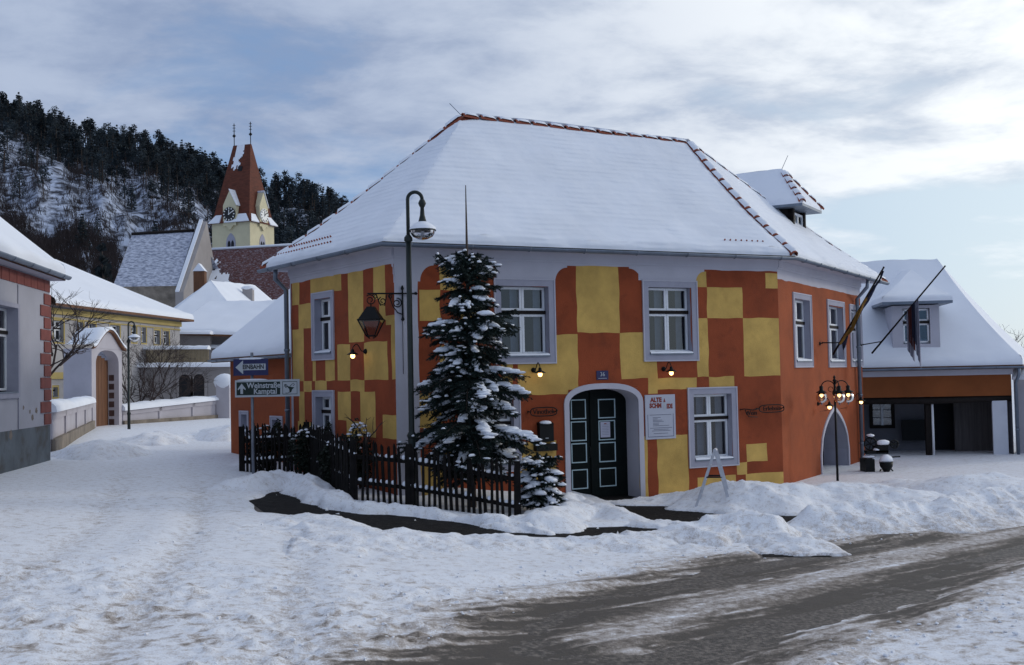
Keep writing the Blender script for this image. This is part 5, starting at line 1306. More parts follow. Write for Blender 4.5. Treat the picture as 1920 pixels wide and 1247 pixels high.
D_s = 21.15; gs = G(880, D_s); zb_ = gz(gs.x)+.15
lv = [(486,14),(500,30),(514,44),(530,58),(548,62),(566,56),(584,48),(604,112),(614,106),(632,98),(652,90),(672,74),(692,70),(710,156),(722,142),(742,104),(764,88),(800,166),(812,146),(832,104),(850,92),(870,80),(888,66)]
spruce('spruce_tree', (gs.x, gs.y, zb_), [(Zp(880, a, D_s), b/99.0) for a, b in lv], Zp(884, 347, D_s), 'tall snow-laden spruce behind the picket fence', 11, 9, 1.0, .82)
g2 = G(1008, 20.9); spruce('young_spruce', (g2.x, g2.y, gz(g2.x)+.2), [(Zp(1008, a, 20.9), b/100.0) for a, b in ((868,22),(882,40),(896,48),(912,48),(928,44),(942,34))], Zp(1008, 862, 20.9), 'small snow-covered spruce right of the fence end', 12, 9, 1.0, 1.6)
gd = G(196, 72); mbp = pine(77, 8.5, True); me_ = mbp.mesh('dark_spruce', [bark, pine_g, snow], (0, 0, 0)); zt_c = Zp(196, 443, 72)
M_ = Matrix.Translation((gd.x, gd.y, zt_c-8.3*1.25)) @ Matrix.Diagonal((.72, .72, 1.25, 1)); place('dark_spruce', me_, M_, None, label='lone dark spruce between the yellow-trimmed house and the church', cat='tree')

def bare_tree(name, base, h, label, seed, spread=.6, depth=5, r0=.09, trunk=.35, lean=(0, 0), m_=None, snowy=0.0, forks=3):
    rnd = random.Random(seed); t = thing(name, base, label, 'tree' if h > 2.2 else 'shrub'); base = Vector(base); tr = MB(); cr = MB(); sn = MB()
    top = base+Vector((lean[0]*trunk, lean[1]*trunk, h*trunk)); tr.tube([base-Vector((0, 0, .15)), base.lerp(top, .5)+Vector((.02, 0, 0)), top], [r0, r0*.85, r0*.7], 7)
    def grow(p, d, l_, r, k):
        if k == 0 or r < .003: return
        mid = p+d*l_*.5+Vector((rnd.gauss(0, .06), rnd.gauss(0, .06), rnd.gauss(0, .04)))*l_; q = p+d*l_+Vector((0, 0, -.02*l_))
        cr.tube([p, mid, q], [r, r*.8, r*.6], 4 if k < 4 else 5, 0, False)
        if snowy and rnd.random() < snowy: sn.blob(mid+Vector((0, 0, r+.01)), l_*.22, .03+r, .03, 6, 4, 0, rnd.random(), .2, math.atan2(d.y, d.x), .4)
        for _ in range(forks if k > 2 else forks-1+(rnd.random() < .6)):
            nd_ = (d+Vector((rnd.gauss(0, spread), rnd.gauss(0, spread), rnd.gauss(.08, spread*.7)))).normalized(); s0 = rnd.uniform(.45, 1)
            grow(p.lerp(q, s0), nd_, l_*rnd.uniform(.55, .85), r*.62, k-1)
    for i in range(4):
        a = 2*math.pi*i/4+rnd.random(); d = Vector((math.cos(a)*.7+lean[0]*.25, math.sin(a)*.7+lean[1]*.25, 1.0)).normalized(); grow(top.lerp(base, rnd.uniform(0, .25)), d, h*(1-trunk)*.42, r0*.6, depth)
    tr.build('trunk', m_ or bark, t); cr.build('branches', m_ or twig, t)
    if sn.v: sn.build('snow', snow, t, kind='stuff')
    return t
ga = G(62, 33.0); bare_tree('bare_tree', (ga.x, ga.y, .8), 5.4, 'bare dark tree behind the left house, branches over the garden', 3, .5, 6, .075, .42, (.7, 0))
ga = G(268, 49.5); bare_tree('bare_bush', (ga.x, ga.y, .9), 4.6, 'bare upright bush behind the garden wall and distant lamp', 5, .42, 6, .06, .12, snowy=0)
ga = G(315, 52); bare_tree('bare_bush', (ga.x, ga.y, .9), 3.2, 'low snowy bush behind the garden wall before the terrace', 8, .55, 6, .05, .1, snowy=0)
ga = G(240, 50.5); bare_tree('bare_bush', (ga.x, ga.y, .9), 3.4, 'dense bush right beside the gateway', 9, .5, 6, .05, .1, snowy=0)
ga = G(712, 22.3); bare_tree('sapling', (ga.x-.25, ga.y-.35, gz(ga.x)+.1), 2.1, 'thin leafless sapling before the chequered end wall', 13, .35, 3, .022, .55, forks=2)
ga = G(1868, 62); bare_tree('distant_tree', (ga.x, ga.y, 0), 5.6, 'small distant bare tree above the shed roof on the right', 15, .4, 5, .08, .3)
# dark evergreen shrubs behind the fence
leafm = mat('evergreen_leaves', (.012, .018, .012), .6, .5, 8, spec=.3)
def leafy(name, base, rx_, rz_, label, seed, n=2200, sn_=18):
    rnd = random.Random(seed); t = thing(name, base, label, 'shrub'); base = Vector(base); mb = MB(); st_ = MB(); sb = MB()
    for _ in range(9):
        a = rnd.uniform(0, 6.28); st_.tube([base-Vector((0, 0, .1)), base+Vector((math.cos(a)*rx_*.5, math.sin(a)*rx_*.4, rz_*.8))], [.015, .006], 4, 0, False)
    for _ in range(n):
        d = Vector((rnd.gauss(0, 1), rnd.gauss(0, 1), rnd.gauss(0, 1))).normalized()*rnd.random()**.35; p = base+Vector((d.x*rx_, d.y*rx_*.42, rz_*.5+d.z*rz_*.55))
        p += Vector((0, 0, .12*math.sin(p.x*9)+.08*math.sin(p.x*23)))
        a = Vector((rnd.gauss(0, 1), rnd.gauss(0, 1), rnd.gauss(0, 1))).normalized(); b = a.orthogonal().normalized(); s = rnd.uniform(.03, .055); mb.add([p-a*s, p+b*s*.45, p+a*s, p-b*s*.45], [(0, 1, 2, 3)])
    for _ in range(sn_):
        a = rnd.uniform(0, 6.28); q = rnd.random()**.6; p = base+Vector((math.cos(a)*rx_*q*.9, math.sin(a)*rx_*q*.35-.03, rz_*(.55+.5*math.sqrt(max(0, 1-q*q))))); sb.blob(p, rnd.uniform(.03, .08), rnd.uniform(.03, .06), .03, 7, 5, 0, rnd.random(), .3, rnd.random()*3, .5)
    st_.build('stems', bark, t); mb.build('foliage', leafm, t); sb.build('snow', snow, t, kind='stuff'); return t
for (px, D, rx_, rz_, lb, sd_) in ((500, 25.75, .62, .95, 'dark evergreen shrub behind the left end of the fence', 1), (590, 24.45, .62, 1.05, 'largest dark evergreen shrub at the bend of the fence', 2), (640, 22.75, .5, .95, 'dark evergreen shrub right of the fence bend', 3), (672, 22.9, .3, 1.25, 'upright leafy shrub below the left wall lamp', 4)):
    ga = G(px, D); leafy('evergreen_shrub', (ga.x, ga.y, gz(ga.x)+.1), rx_, rz_, lb, sd_, 2600 if sd_ < 4 else 700)

# ------------------------------------------------------------------ picket fence
fw_ = mat('tarred_fence_wood', (.009, .008, .008), .8, .5, 5, .4, 30, spec=.12)
FP = [(453, 890, 25.3), (575, 884, 24.6), (664, 932, 21.0), (768, 944, 20.55), (972, 980, 20.0)]
fpts = [P(a, b, c) for a, b, c in FP]
fence = thing('picket_fence', fpts[4].copy(), 'black wooden picket fence bending round the little front garden', 'fence')
def picket_mesh(k):
    mb = MB(); w_ = .026; h = 1.0; tip = [(-w_, 0), (w_, 0), (w_*.9, h-.05), (w_*.3*(k-1), h), (-w_*.9, h-.045)]; mb.prism([(x, -.011, z) for x, z in tip], (0, .022, 0)); return mb.mesh('picket', [fw_], (0, 0, 0))
PKM = [picket_mesh(k) for k in range(3)]; rnd = random.Random(2)
for a, b in zip(fpts[:-1], fpts[1:]):
    Ls = (b-a).length; n = int(Ls/.108); d = (b-a).normalized(); az = math.atan2(d.y, d.x)
    for k in range(n):
        p = a.lerp(b, (k+.5)/n); s = rnd.uniform(.95, 1.1)*1.02
        M_ = Matrix.Translation(p+Vector((0, 0, -.12))) @ Matrix.Rotation(az, 4, 'Z') @ Matrix.Rotation(rnd.gauss(0, .025), 4, 'Y') @ Matrix.Diagonal((rnd.uniform(.8, 1.25), 1, s*1.12, 1)); place('picket', PKM[rnd.randrange(3)], M_, fence)
    for hz_, th in ((.24, .07), (.72, .075)):
        mb = MB(); nn_ = Vector((-d.y, d.x, 0)); nn_ = nn_ if nn_.y > 0 else -nn_; sag_ = rnd.uniform(-.03, .03); mid = a.lerp(b, .5)+Vector((0, 0, sag_))
        for p, q in ((a, mid), (mid, b)): mb.box(p+Vector((0, 0, hz_))+nn_*.013, q-p, nn_*.045, (0, 0, th))
        mb.build('rail', fw_, fence)
        sb = MB()
        for k in range(n):
            if rnd.random() < .25: continue
            p = a.lerp(b, (k+1)/n)+Vector((0, 0, hz_+th+.02+sag_*(1-abs(2*(k+1)/n-1))))+nn_*.03; sb.blob(p, .05, .035, rnd.uniform(.03, .06), 7, 5, 0, rnd.random(), .2, az, .3)
        if sb.v: sb.build('rail_snow', snow, fence, kind='stuff')
for p in fpts:
    mb = MB(); mb.cbox(p+Vector((0, .05, -.2)), .11, .11, 1.28); mb.build('post', fw_, fence)

# ------------------------------------------------------------------ street lamps
def street_lamp(base, H, label, m_, s=1.0):
    t = thing('street_lamp', base, label, 'street lamp', 'tall street lamps with curved necks'); b = Vector(base)
    r = .055*s; yc = H-.14*s; mb = MB(); mb.tube([b-Vector((0, 0, .2)), b+Vector((0, 0, H*.2)), b+Vector((0, 0, H*.21)), b+Vector((0, 0, yc-.72*s))], [r*1.25, r*1.25, r, r*.9], 12); mb.build('post', m_, t)
    mb = MB(); mb.lathe(b+Vector((0, 0, yc-.75*s)), [(r, -.05), (r*1.45, -.03), (r*1.45, .03), (r*.8, .08)], 12); mb.build('collar', m_, t); mb = MB(); mb.lathe(b+Vector((0, 0, H*.205)), [(r*1.2, -.06), (r*1.7, 0), (r*1.1, .07)], 12); mb.build('collar', m_, t)
    ra = .135*s; pts = [b+Vector((0, 0, yc-.72*s)), b+Vector((0, 0, yc-.3*s))]+[b+Vector((ra-ra*math.cos(a), 0, yc+ra*math.sin(a))) for a in [math.pi*k/12 for k in range(13)]]; mb = MB(); mb.tube(pts, r*.62, 10); mb.build('curved_neck', m_, t)
    c = b+Vector((2*ra, 0, yc)); mb = MB(); mb.lathe(c, [(r*.62, .0), (.05*s, -.02*s), (.075*s, -.08*s), (.05*s, -.14*s), (.035*s, -.16*s), (.045*s, -.3*s), (.075*s, -.42*s), (.11*s, -.5*s), (.245*s, -.57*s), (.255*s, -.6*s), (.10*s, -.6*s)], 18); mb.build('lamp_head', m_, t)
    mb = MB(); mb.lathe(c, [(.235*s, -.60*s), (.225*s, -.65*s), (.18*s, -.71*s), (.10*s, -.75*s), (.001, -.77*s)], 18); mb.build('glass_bowl', lglass, t)
    mb = MB(); mb.lathe(c, [(.03*s, -.6*s), (.035*s, -.66*s), (.045*s, -.7*s), (.001, -.74*s)], 10); mb.build('bulb', wood_w, t)
    mb = MB(); mb.lathe(c, [(.25*s, -.575*s), (.24*s, -.53*s), (.18*s, -.48*s), (.09*s, -.43*s), (.06*s, -.42*s)], 16); mb.build('snow', snow, t)
pl_ = P(774, 936, 20.85); street_lamp((pl_.x, pl_.y, pl_.z), Zp(764, 360, 20.85)-pl_.z, 'tall dark street lamp with curved neck in front of the house corner', lampgreen)
pl_ = P(242, 820, 42.5); street_lamp((pl_.x, pl_.y, pl_.z), Zp(244, 603, 42.5)-pl_.z, 'smaller dark street lamp before the garden wall, beside the gateway', lampgreen, .85)

# big hanging lantern on its scroll bracket at the house corner
dvec = Vector((-.97, -.25, 0)).normalized(); root = FR.pt(.16, Zp(755, 550, 22.2), .03); lan = thing('corner_lantern', root.copy(), 'large black lantern hanging from a wrought-iron scroll bracket at the house corner', 'lantern')
mb = MB(); up = Vector((0, 0, 1)); mb.tube([root-up*.5, root+up*.10], .018, 8); mb.tube([root-dvec*.28, root+dvec*.70], .016, 8); mb.lathe(root-dvec*.28, [(.0, -.03), (.035, 0), (.015, .06)], 8, 0, dvec); mb.lathe(root+up*.10, [(.02, -.03), (.035, 0), (.012, .06)], 8); mb.lathe(root-up*.5, [(.012, -.05), (.035, -.02), (.02, .03)], 8)
def scroll(c, r, a0, turns, hand=1, n=26):
    return [c+dvec*(r*(1-.75*k/n)*math.cos(a0+hand*turns*2*math.pi*k/n))+up*(r*(1-.75*k/n)*math.sin(a0+hand*turns*2*math.pi*k/n)) for k in range(n+1)]
for c, r, a0, tn, hd in ((root+dvec*.11-up*.19, .10, 1.5, 1.6, 1), (root+dvec*.40-up*.15, .085, 1.2, 1.5, -1), (root+dvec*.64-up*.13, .11, .8, 1.6, 1), (root+dvec*.24-up*.06, .05, 2.5, 1.3, -1), (root+dvec*.55-up*.06, .05, .5, 1.3, 1)): mb.tube(scroll(c, r, a0, tn, hd), .011, 6)
mb.tube([root-up*.42, root+dvec*.10-up*.38, root+dvec*.20-up*.25, root+dvec*.27-up*.02], .011, 6); mb.tube([root+dvec*.31-up*.02, root+dvec*.36-up*.24, root+dvec*.44-up*.24, root+dvec*.52-up*.02], .011, 6)
mb.build('bracket', black, lan)
lc = root+dvec*.63-up*.26; mb = MB(); mb.tube([lc+up*.08, lc], .014, 6); hw = .315; rot = R(40); cs = [Vector((math.cos(rot+math.pi/2*k), math.sin(rot+math.pi/2*k), 0)) for k in range(4)]
tp = [lc+c*.10-up*.0 for c in cs]; md = [lc+c*hw-up*.26 for c in cs]; bt = [lc+c*.12-up*.58 for c in cs]
for i in range(4): mb.add([tp[i], tp[(i+1) % 4], md[(i+1) % 4], md[i]], [(0, 1, 2, 3)])
mb.add(tp, [(0, 1, 2, 3)]); mb.add(md, [(0, 1, 2, 3)]); mb.build('lantern_roof', black, lan)
mb = MB()
for i in range(4): mb.tube([md[i], bt[i]], .014, 6); mb.tube([md[i], md[(i+1) % 4]], .016, 6); mb.tube([bt[i], bt[(i+1) % 4]], .014, 6); mb.tube([bt[i], lc-up*.63+cs[i]*.05], .008, 5)
mb.build('lantern_frame', black, lan)
for i in range(4):
    mb = MB(); mb.add([md[i], md[(i+1) % 4], bt[(i+1) % 4], bt[i]], [(0, 1, 2, 3)]); mb.build('pane', lglass, lan)
mb = MB(); cb = [root-up*.5+dvec*.0, root-up*1.1, root-up*1.3-dvec*.02, root-up*1.6]; mb.tube([FR.pt(.16, p.z, .012) for p in cb], .006, 5); mb.build('cable', dkwood, lan)

# small lit wall lamps
def wall_lamp(fc, px, py, label, side=0.0):
    u, z = fc.uz(px, py); t = thing('wall_lamp', fc.pt(u, z, .01), label, 'wall lamp', 'small lit wall lamps'); up = Vector((0, 0, 1))
    mb = MB(); mb.lathe(fc.pt(u, z, 0), [(.055, 0), (.055, .02), (.03, .05), (.012, .06)], 12, 0, fc.n); mb.build('wall_plate', black, t)
    pts = [fc.pt(u, z, .04), fc.pt(u, z+.01, .10)]+[fc.pt(u+side*.3*(k/10), z+.05+.085*math.sin(math.pi*(k/10)*1.0)+.03*(k/10), .13+.17*(k/10)) for k in range(11)]+[fc.pt(u+side*.3, z+.02, .305)]
    mb = MB(); mb.tube(pts, .010, 7); mb.build('gooseneck', black, t)
    c = fc.pt(u+side*.3, z+.02, .305); mb = MB(); mb.lathe(c, [(.012, .03), (.03, .02), (.04, -.03), (.12, -.075), (.122, -.085), (.035, -.045)], 14); mb.build('shade', black, t)
    mb = MB(); mb.lathe(c, [(.02, -.05), (.042, -.085), (.048, -.115), (.036, -.15), (.001, -.165)], 12); mb.build('bulb', bulbm, t)
wall_lamp(FL, 686, 659, 'lit wall lamp on the end wall below the big lantern'); wall_lamp(FR, 1000, 694, 'lit wall lamp on the front wall beside the spruce'); wall_lamp(FR, 1244, 692, 'lit wall lamp on the front wall right of the house number')
wall_lamp(FE, 1533, 757, 'lit wall lamp left of the pointed side doorway'); wall_lamp(FE, 1594, 748, 'lit wall lamp beside the downpipe right of the pointed doorway')

# three-globe lamp post
cb_ = P(1571, 915, 27.4); cd_ = thing('globe_lamp_post', cb_.copy(), 'black lamp post with three lit glass globes before the orange wall', 'lamp post'); H = Zp(1568, 712, 27.4)-cb_.z; up = Vector((0, 0, 1))
mb = MB(); mb.tube([cb_-up*.2, cb_+up*H], [.032, .026], 10); mb.lathe(cb_+up*H, [(.03, -.05), (.05, -.02), (.02, .03), (.035, .06), (.001, .12)], 10); mb.lathe(cb_+up*(H-.32), [(.03, -.08), (.06, -.03), (.06, .03), (.03, .08)], 10); mb.build('post', black, cd_)
for az in (R(182), R(-88), R(2)):
    h = Vector((math.cos(az), math.sin(az), 0)); a0 = cb_+up*(H-.18); rr = .165
    pts = [a0-up*.12]+[a0+h*(rr-rr*math.cos(q))+up*rr*.95*math.sin(q) for q in [math.pi*k/12 for k in range(13)]]+[a0+h*rr*2-up*.04]; mb = MB(); mb.tube(pts, .013, 7)
    mb.tube([a0-up*.05+h*.03]+[a0-up*.05+h*(.10+.06*math.cos(q))+up*.06*math.sin(q) for q in [3.1-k*.45 for k in range(12)]], .008, 5); mb.build('arm', black, cd_)
    c = a0+h*rr*2-up*.04; mb = MB(); mb.lathe(c, [(.02, .08), (.05, .06), (.045, -.02), (.06, -.04), (.13, -.075), (.13, -.09), (.05, -.085)], 14); mb.build('cap', black, cd_)
    mb = MB(); mb.lathe(c-up*.21, [(.055, .125)]+[(.135*math.sin(q), .135*math.cos(q)) for q in [math.pi*(.14+.86*k/12) for k in range(13)]], 18); gb = mb.build('globe', lglass, cd_)
    mb = MB(); mb.lathe(c-up*.15, [(.02, .06), (.042, .02), (.042, -.02), (.001, -.06)], 10); mb.build('bulb', bulbm, gb)
    mb = MB(); mb.lathe(c-up*.35, [(.012, .02), (.022, 0), (.012, -.03), (.001, -.05)], 8); mb.build('drop', zinc, gb)

# ------------------------------------------------------------------ signs
blue = mat('sign_blue', (.018, .02, .085), .4, .1, 6); sgreen = mat('sign_dark_green', (.004, .016, .012), .4, .1, 6); swhite = mat('sign_white', (.40, .43, .46), .45, .05, 6); sblk = mat('sign_black', (.01, .01, .012), .5, 0); pole_m = mat('galvanised_pole', (.20, .22, .26), .5, .2, 6, metal=.5)
FSg = Fac((-7, 24.1), (-4, 24.1)); bp_ = P(475, 905, 24.16); sp_ = thing('sign_post', bp_.copy(), 'grey signpost carrying a one-way arrow sign and a green wine-route sign', 'signpost')
mb = MB(); mb.tube([bp_-up*.3, Vector((bp_.x, bp_.y, Zp(473, 661, 24.16)))], .032, 10); mb.build('pole', pole_m, sp_)
r = FSg.rect(438, 673, 503, 704); mb = MB(); FSg.bx(mb, *r, 0, .02); s1 = mb.build('one_way_sign', blue, sp_, label='blue one-way sign with white arrow'); w_ = r[2]-r[0]; h_ = r[3]-r[1]
mb = MB(); ar = [(.06, .5), (.28, .92), (.28, .70), (.93, .70), (.93, .32), (.28, .32), (.28, .08)]; mb.prism([FSg.pt(r[0]+a*w_, r[1]+b*h_, .02) for a, b in ar], FSg.n*.003); mb.build('arrow', swhite, s1)
text_mesh('EINBAHN', .135, .001, FSg.M(r[0]+.575*w_, r[1]+.505*h_, .0255), 'lettering', sblk, s1, sx=.80, bold=.004)
mb = MB(); mb.blob(FSg.pt(r[0]+.5*w_, r[3]+.005, .01), .27, .025, .022, 12, 6, 0, 1, .2); mb.build('snow', snow, s1)
r = FSg.rect(441, 712, 562, 744); mb = MB(); FSg.bx(mb, *r, 0, .02); s2 = mb.build('wine_route_sign', swhite, sp_, label='white-edged green wine-route sign with upward arrow'); w_ = r[2]-r[0]; h_ = r[3]-r[1]
mb = MB(); FSg.bx(mb, r[0]+.025*w_, r[1]+.12*h_, r[0]+.70*w_, r[1]+.88*h_, .02, .024); mb.build('green_field', sgreen, s2)
mb = MB(); ar = [(.105, .80), (.165, .50), (.165, .42), (.125, .52), (.125, .20), (.085, .20), (.085, .52), (.045, .42), (.045, .50)]; mb.prism([FSg.pt(r[0]+a*w_, r[1]+b*h_, .024) for a, b in ar], FSg.n*.003); mb.build('arrow', swhite, s2)
text_mesh('Weinstraße', .165, .001, FSg.M(r[0]+.445*w_, r[1]+.665*h_, .0275), 'lettering', swhite, s2, sx=.92, bold=.004); text_mesh('Kamptal', .165, .001, FSg.M(r[0]+.47*w_, r[1]+.315*h_, .0275), 'lettering', swhite, s2, sx=.92, bold=.004)
mb = MB()
for a, b, c, d in ((.735, .12, .965, .15), (.735, .85, .965, .88), (.735, .15, .742, .85), (.958, .15, .965, .85)): FSg.bx(mb, r[0]+a*w_, r[1]+b*h_, r[0]+c*w_, r[1]+d*h_, .02, .023)
mb.build('emblem_border', sgreen, s2); mb = MB(); o = lambda a, b: FSg.pt(r[0]+a*w_, r[1]+b*h_, .02)
mb.prism([o(.80, .60), o(.92, .52), o(.885, .40), o(.87, .24), o(.845, .22), o(.84, .42)], FSg.n*.003)
mb.tube([o(.85, .58), o(.88, .70), o(.905, .76), o(.925, .70), o(.90, .62)], .006, 5); mb.tube([o(.845, .25), o(.82, .2), o(.78, .2)], .006, 5)
for k in range(5): mb.lathe(o(.775+.016*(k % 3), .68-.07*(k//2)), [(.014, 0), (.014, .006), (.001, .006)], 8, 0, FSg.n)
mb.build('emblem', sgreen, s2); mb = MB(); mb.blob(FSg.pt(r[0]+.27*w_, r[3]+.005, .01), .33, .025, .02, 12, 6, 0, 2, .2); mb.build('snow', snow, s2)
# house number, notice board, iron signs, letter box
r = FR.rect(1118, 695, 1140, 712); mb = MB(); FR.bx(mb, *r, .002, .015); t = thing('house_number', FR.pt((r[0]+r[2])/2, r[1], 0), 'blue enamel house number 36 above the entrance', 'number plate'); mb.build('plate', blue, t); text_mesh('36', .125, .001, FR.M((r[0]+r[2])/2, (r[1]*.42+r[3]*.58), .017), 'number', swhite, t)
mb = MB(); FR.bx(mb, r[0]+.04, r[1]+.025, r[2]-.04, r[1]+.035, .015, .017); mb.build('underline', swhite, t)
r = FR.rect(1209, 740, 1265, 823); w_ = r[2]-r[0]; h_ = r[3]-r[1]; t = thing('notice_board', FR.pt((r[0]+r[2])/2, r[1], 0), 'white notice board with red lettering right of the entrance', 'notice board'); pw = mat('board_white', (.42, .44, .52), .6, .04, 4); mb = MB(); FR.bx(mb, *r, .005, .03); mb.build('board', pw, t)
redl = mat('red_lettering', (.20, .025, .012), .6, .1, 8); greyl = mat('grey_print', (.16, .17, .22), .7, 0)
FRx = lambda a, b, d=.032: FR.M(r[0]+a*w_, r[1]+b*h_, d)
text_mesh('ALTE', .135, .001, FRx(.36, .88), 'lettering', redl, t, sx=.95, bold=.008); text_mesh('SCHM', .135, .001, FRx(.34, .75), 'lettering', redl, t, sx=.86, bold=.008); text_mesh('EDE', .135, .001, FRx(.81, .73), 'lettering', redl, t, sx=.66, bold=.008)
mb = MB(); FR.bx(mb, r[0]+.615*w_, r[1]+.66*h_, r[0]+.665*w_, r[1]+.82*h_, .03, .034, 0); mb.prism([FR.pt(r[0]+.605*w_, r[1]+.83*h_, .03), FR.pt(r[0]+.675*w_, r[1]+.83*h_, .03), FR.pt(r[0]+.64*w_, r[1]+.92*h_, .03)], FR.n*.004, 1); mb.build('tower_emblem', [swhite, redl], t)
mb = MB()
for a, b, c, d in ((.07, .05, .93, .06), (.07, .06, .08, .56), (.92, .06, .93, .56)): FR.bx(mb, r[0]+a*w_, r[1]+b*h_, r[0]+c*w_, r[1]+d*h_, .03, .033)
mb.build('border', blue, t); mb = MB()
for b, a, c in ((.54, .14, .86), (.48, .24, .50), (.45, .24, .40), (.42, .24, .55), (.39, .24, .60), (.355, .24, .44), (.325, .24, .44), (.295, .24, .78), (.245, .14, .88), (.21, .26, .76), (.18, .20, .82), (.12, .26, .74)): FR.bx(mb, r[0]+a*w_, r[1]+b*h_, r[0]+c*w_, r[1]+(b+.012)*h_, .03, .0325)
mb.build('print_lines', greyl, t, kind='stuff')
def iron_sign(fc, x0, y0, x1, y1, word, label, hang=None):
    r = fc.rect(x0, y0, x1, y1, .12); um, zm = (r[0]+r[2])/2, (r[1]+r[3])/2; a, b = (r[2]-r[0])/2, (r[3]-r[1])/2; t = thing('iron_sign', fc.pt(um, zm, .12), label, 'sign'); mb = MB()
    pts = [fc.pt(um+a*math.copysign(abs(math.cos(q))**.6, math.cos(q)), zm+b*math.copysign(abs(math.sin(q))**.6, math.sin(q)), .12) for q in [2*math.pi*k/32 for k in range(33)]]; mb.tube(pts, .012, 6)
    for u in (um-a, um+a): mb.tube([fc.pt(u, zm, .12), fc.pt(u+(.05 if u > um else -.05), zm+.02, .07), fc.pt(u, zm-.02, 0)], .012, 6)
    mb.build('frame', black, t); text_mesh(word, b*1.7, .008, fc.M(um, zm, .12), 'lettering', black, t, sx=min(1.1, 2*a/(len(word)*b*.95)))
    if hang:
        r2 = fc.rect(*hang[:4], .12); mb = MB(); mb.tube([fc.pt(r[0], zm, .12), fc.pt(r[0]-.15, zm+.0, .12), fc.pt(r2[2]-.12, zm-.02, .12), fc.pt(r2[0], r2[3]+.02, .10), fc.pt(r2[0]-.05, r2[3], 0)], .012, 6); mb.tube([fc.pt(r2[0], r2[3], .12), fc.pt(r2[0]+.1, r2[1], .12), fc.pt(r2[2], r2[1]-.02, .12)], .01, 6); mb.build('hanger', black, t); text_mesh(hang[4], .15, .008, fc.M((r2[0]+r2[2])/2, (r2[1]+r2[3])/2, .12), 'lettering', black, t)
iron_sign(FR, 995, 764, 1044, 780, 'Vinothek', 'wrought-iron oval sign above the letter box left of the door'); iron_sign(FR, 1424, 759, 1470, 773, 'Erlebnis', 'wrought-iron hanging sign near the right corner of the front wall', (1397, 768, 1420, 781, 'Wein'))
r = FR.rect(1007, 791, 1033, 828); t = thing('letter_box', FR.pt((r[0]+r[2])/2, r[1], 0), 'black letter box topped with snow left of the entrance', 'letter box'); mb = MB(); FR.bx(mb, r[0], r[1], r[2], r[3]-.04, .005, .13); mb.prism([FR.pt(r[0]-.01, r[3]-.05, .005), FR.pt(r[0]-.01, r[3]-.05, .15), FR.pt(r[0]-.01, r[3], .02)], FR.u*(r[2]-r[0]+.02)); mb.build('box', black, t)
mb = MB(); FR.bx(mb, r[0]+.13, r[1]+.07, r[0]+.2, r[1]+.085, .13, .134); mb.build('name_tag', swhite, t); mb = MB(); mb.blob(FR.pt((r[0]+r[2])/2, r[3]-.02, .07), .15, .07, .05, 12, 6, 0, 5, .1, math.atan2(FR.u.y, FR.u.x)); mb.build('snow', snow, t)
r = FR.rect(1000, 832, 1039, 845); t = thing('newspaper_tray', FR.pt((r[0]+r[2])/2, r[1], 0), 'black newspaper tray below the letter box', 'tray'); mb = MB(); FR.bx(mb, *r, .005, .16); mb.build('tray', black, t)
for a in (.15, .85):
    mb = MB(); mb.blob(FR.pt(r[0]+(r[2]-r[0])*a, r[3]+.005, .08), .06, .05, .025, 8, 5, 0, a, .2); mb.build('snow', snow, t)
r = FR.rect(1126, 791, 1144, 820, -.48); t = thing('door_notice', FR.pt((r[0]+r[2])/2, r[1], -.48), 'white paper notice fixed to the right door leaf', 'notice'); mb = MB(); FR.bx(mb, *r, -.483, -.478); mb.build('sheet', mat('paper', (.45, .45, .55), .8, 0), t); mb = MB()
for k in range(7): FR.bx(mb, r[0]+.04, r[1]+.06+.035*k, r[2]-.04, r[1]+.066+.035*k, -.478, -.4765)
mb.build('print_lines', greyl, t, kind='stuff'); mb = MB(); FR.bx(mb, (r[0]+r[2])/2-.03, r[3]-.05, (r[0]+r[2])/2+.03, r[3]-.03, -.478, -.4765); mb.build('red_mark', redl, t)

# white A-frame ladder stand
alu = mat('white_aluminium', (.50, .51, .56), .5, .1, 8); bs = GP(1338, 958); lad = thing('ladder_stand', bs.copy(), 'white folding A-frame ladder standing on the cleared path', 'ladder')
apx_ = P(1340, 846, bs.y); hgt = apx_.z-bs.z; vv = Vector((.10, .40, 0))
for k, (fx_, w_) in enumerate(((1303, .022), (1371, .03))):
    ft = P(fx_, 957, bs.y)
    for j in (0, 1):
        a, b = ft+vv*j, apx_+vv*j*.75+Vector((.012*(1 if k else -1), 0, 0)); mb = MB(); d = b-a; mb.box(a-Vector((w_, .012, 0)), d, (w_*2, 0, 0), (0, .025, 0)); mb.build('rail', alu, lad)
    for q in (.25, .5, .75):
        a, b = ft.lerp(apx_, q), (ft+vv).lerp(apx_+vv*.75, q); mb = MB(); mb.tube([a, b], .014, 6); mb.build('rung', alu, lad)
for j in (0, 1):
    a, b = P(1303, 957, bs.y).lerp(apx_, .56)+vv*j*.9, P(1371, 957, bs.y).lerp(apx_, .56)+vv*j*.9; mb = MB(); mb.tube([a, b], .016, 6); mb.build('spreader', black, lad)
mb = MB(); mb.tube([apx_-vv*.05+up*.01, apx_+vv*.8+up*.01], .035, 8); mb.build('hinge', alu, lad)

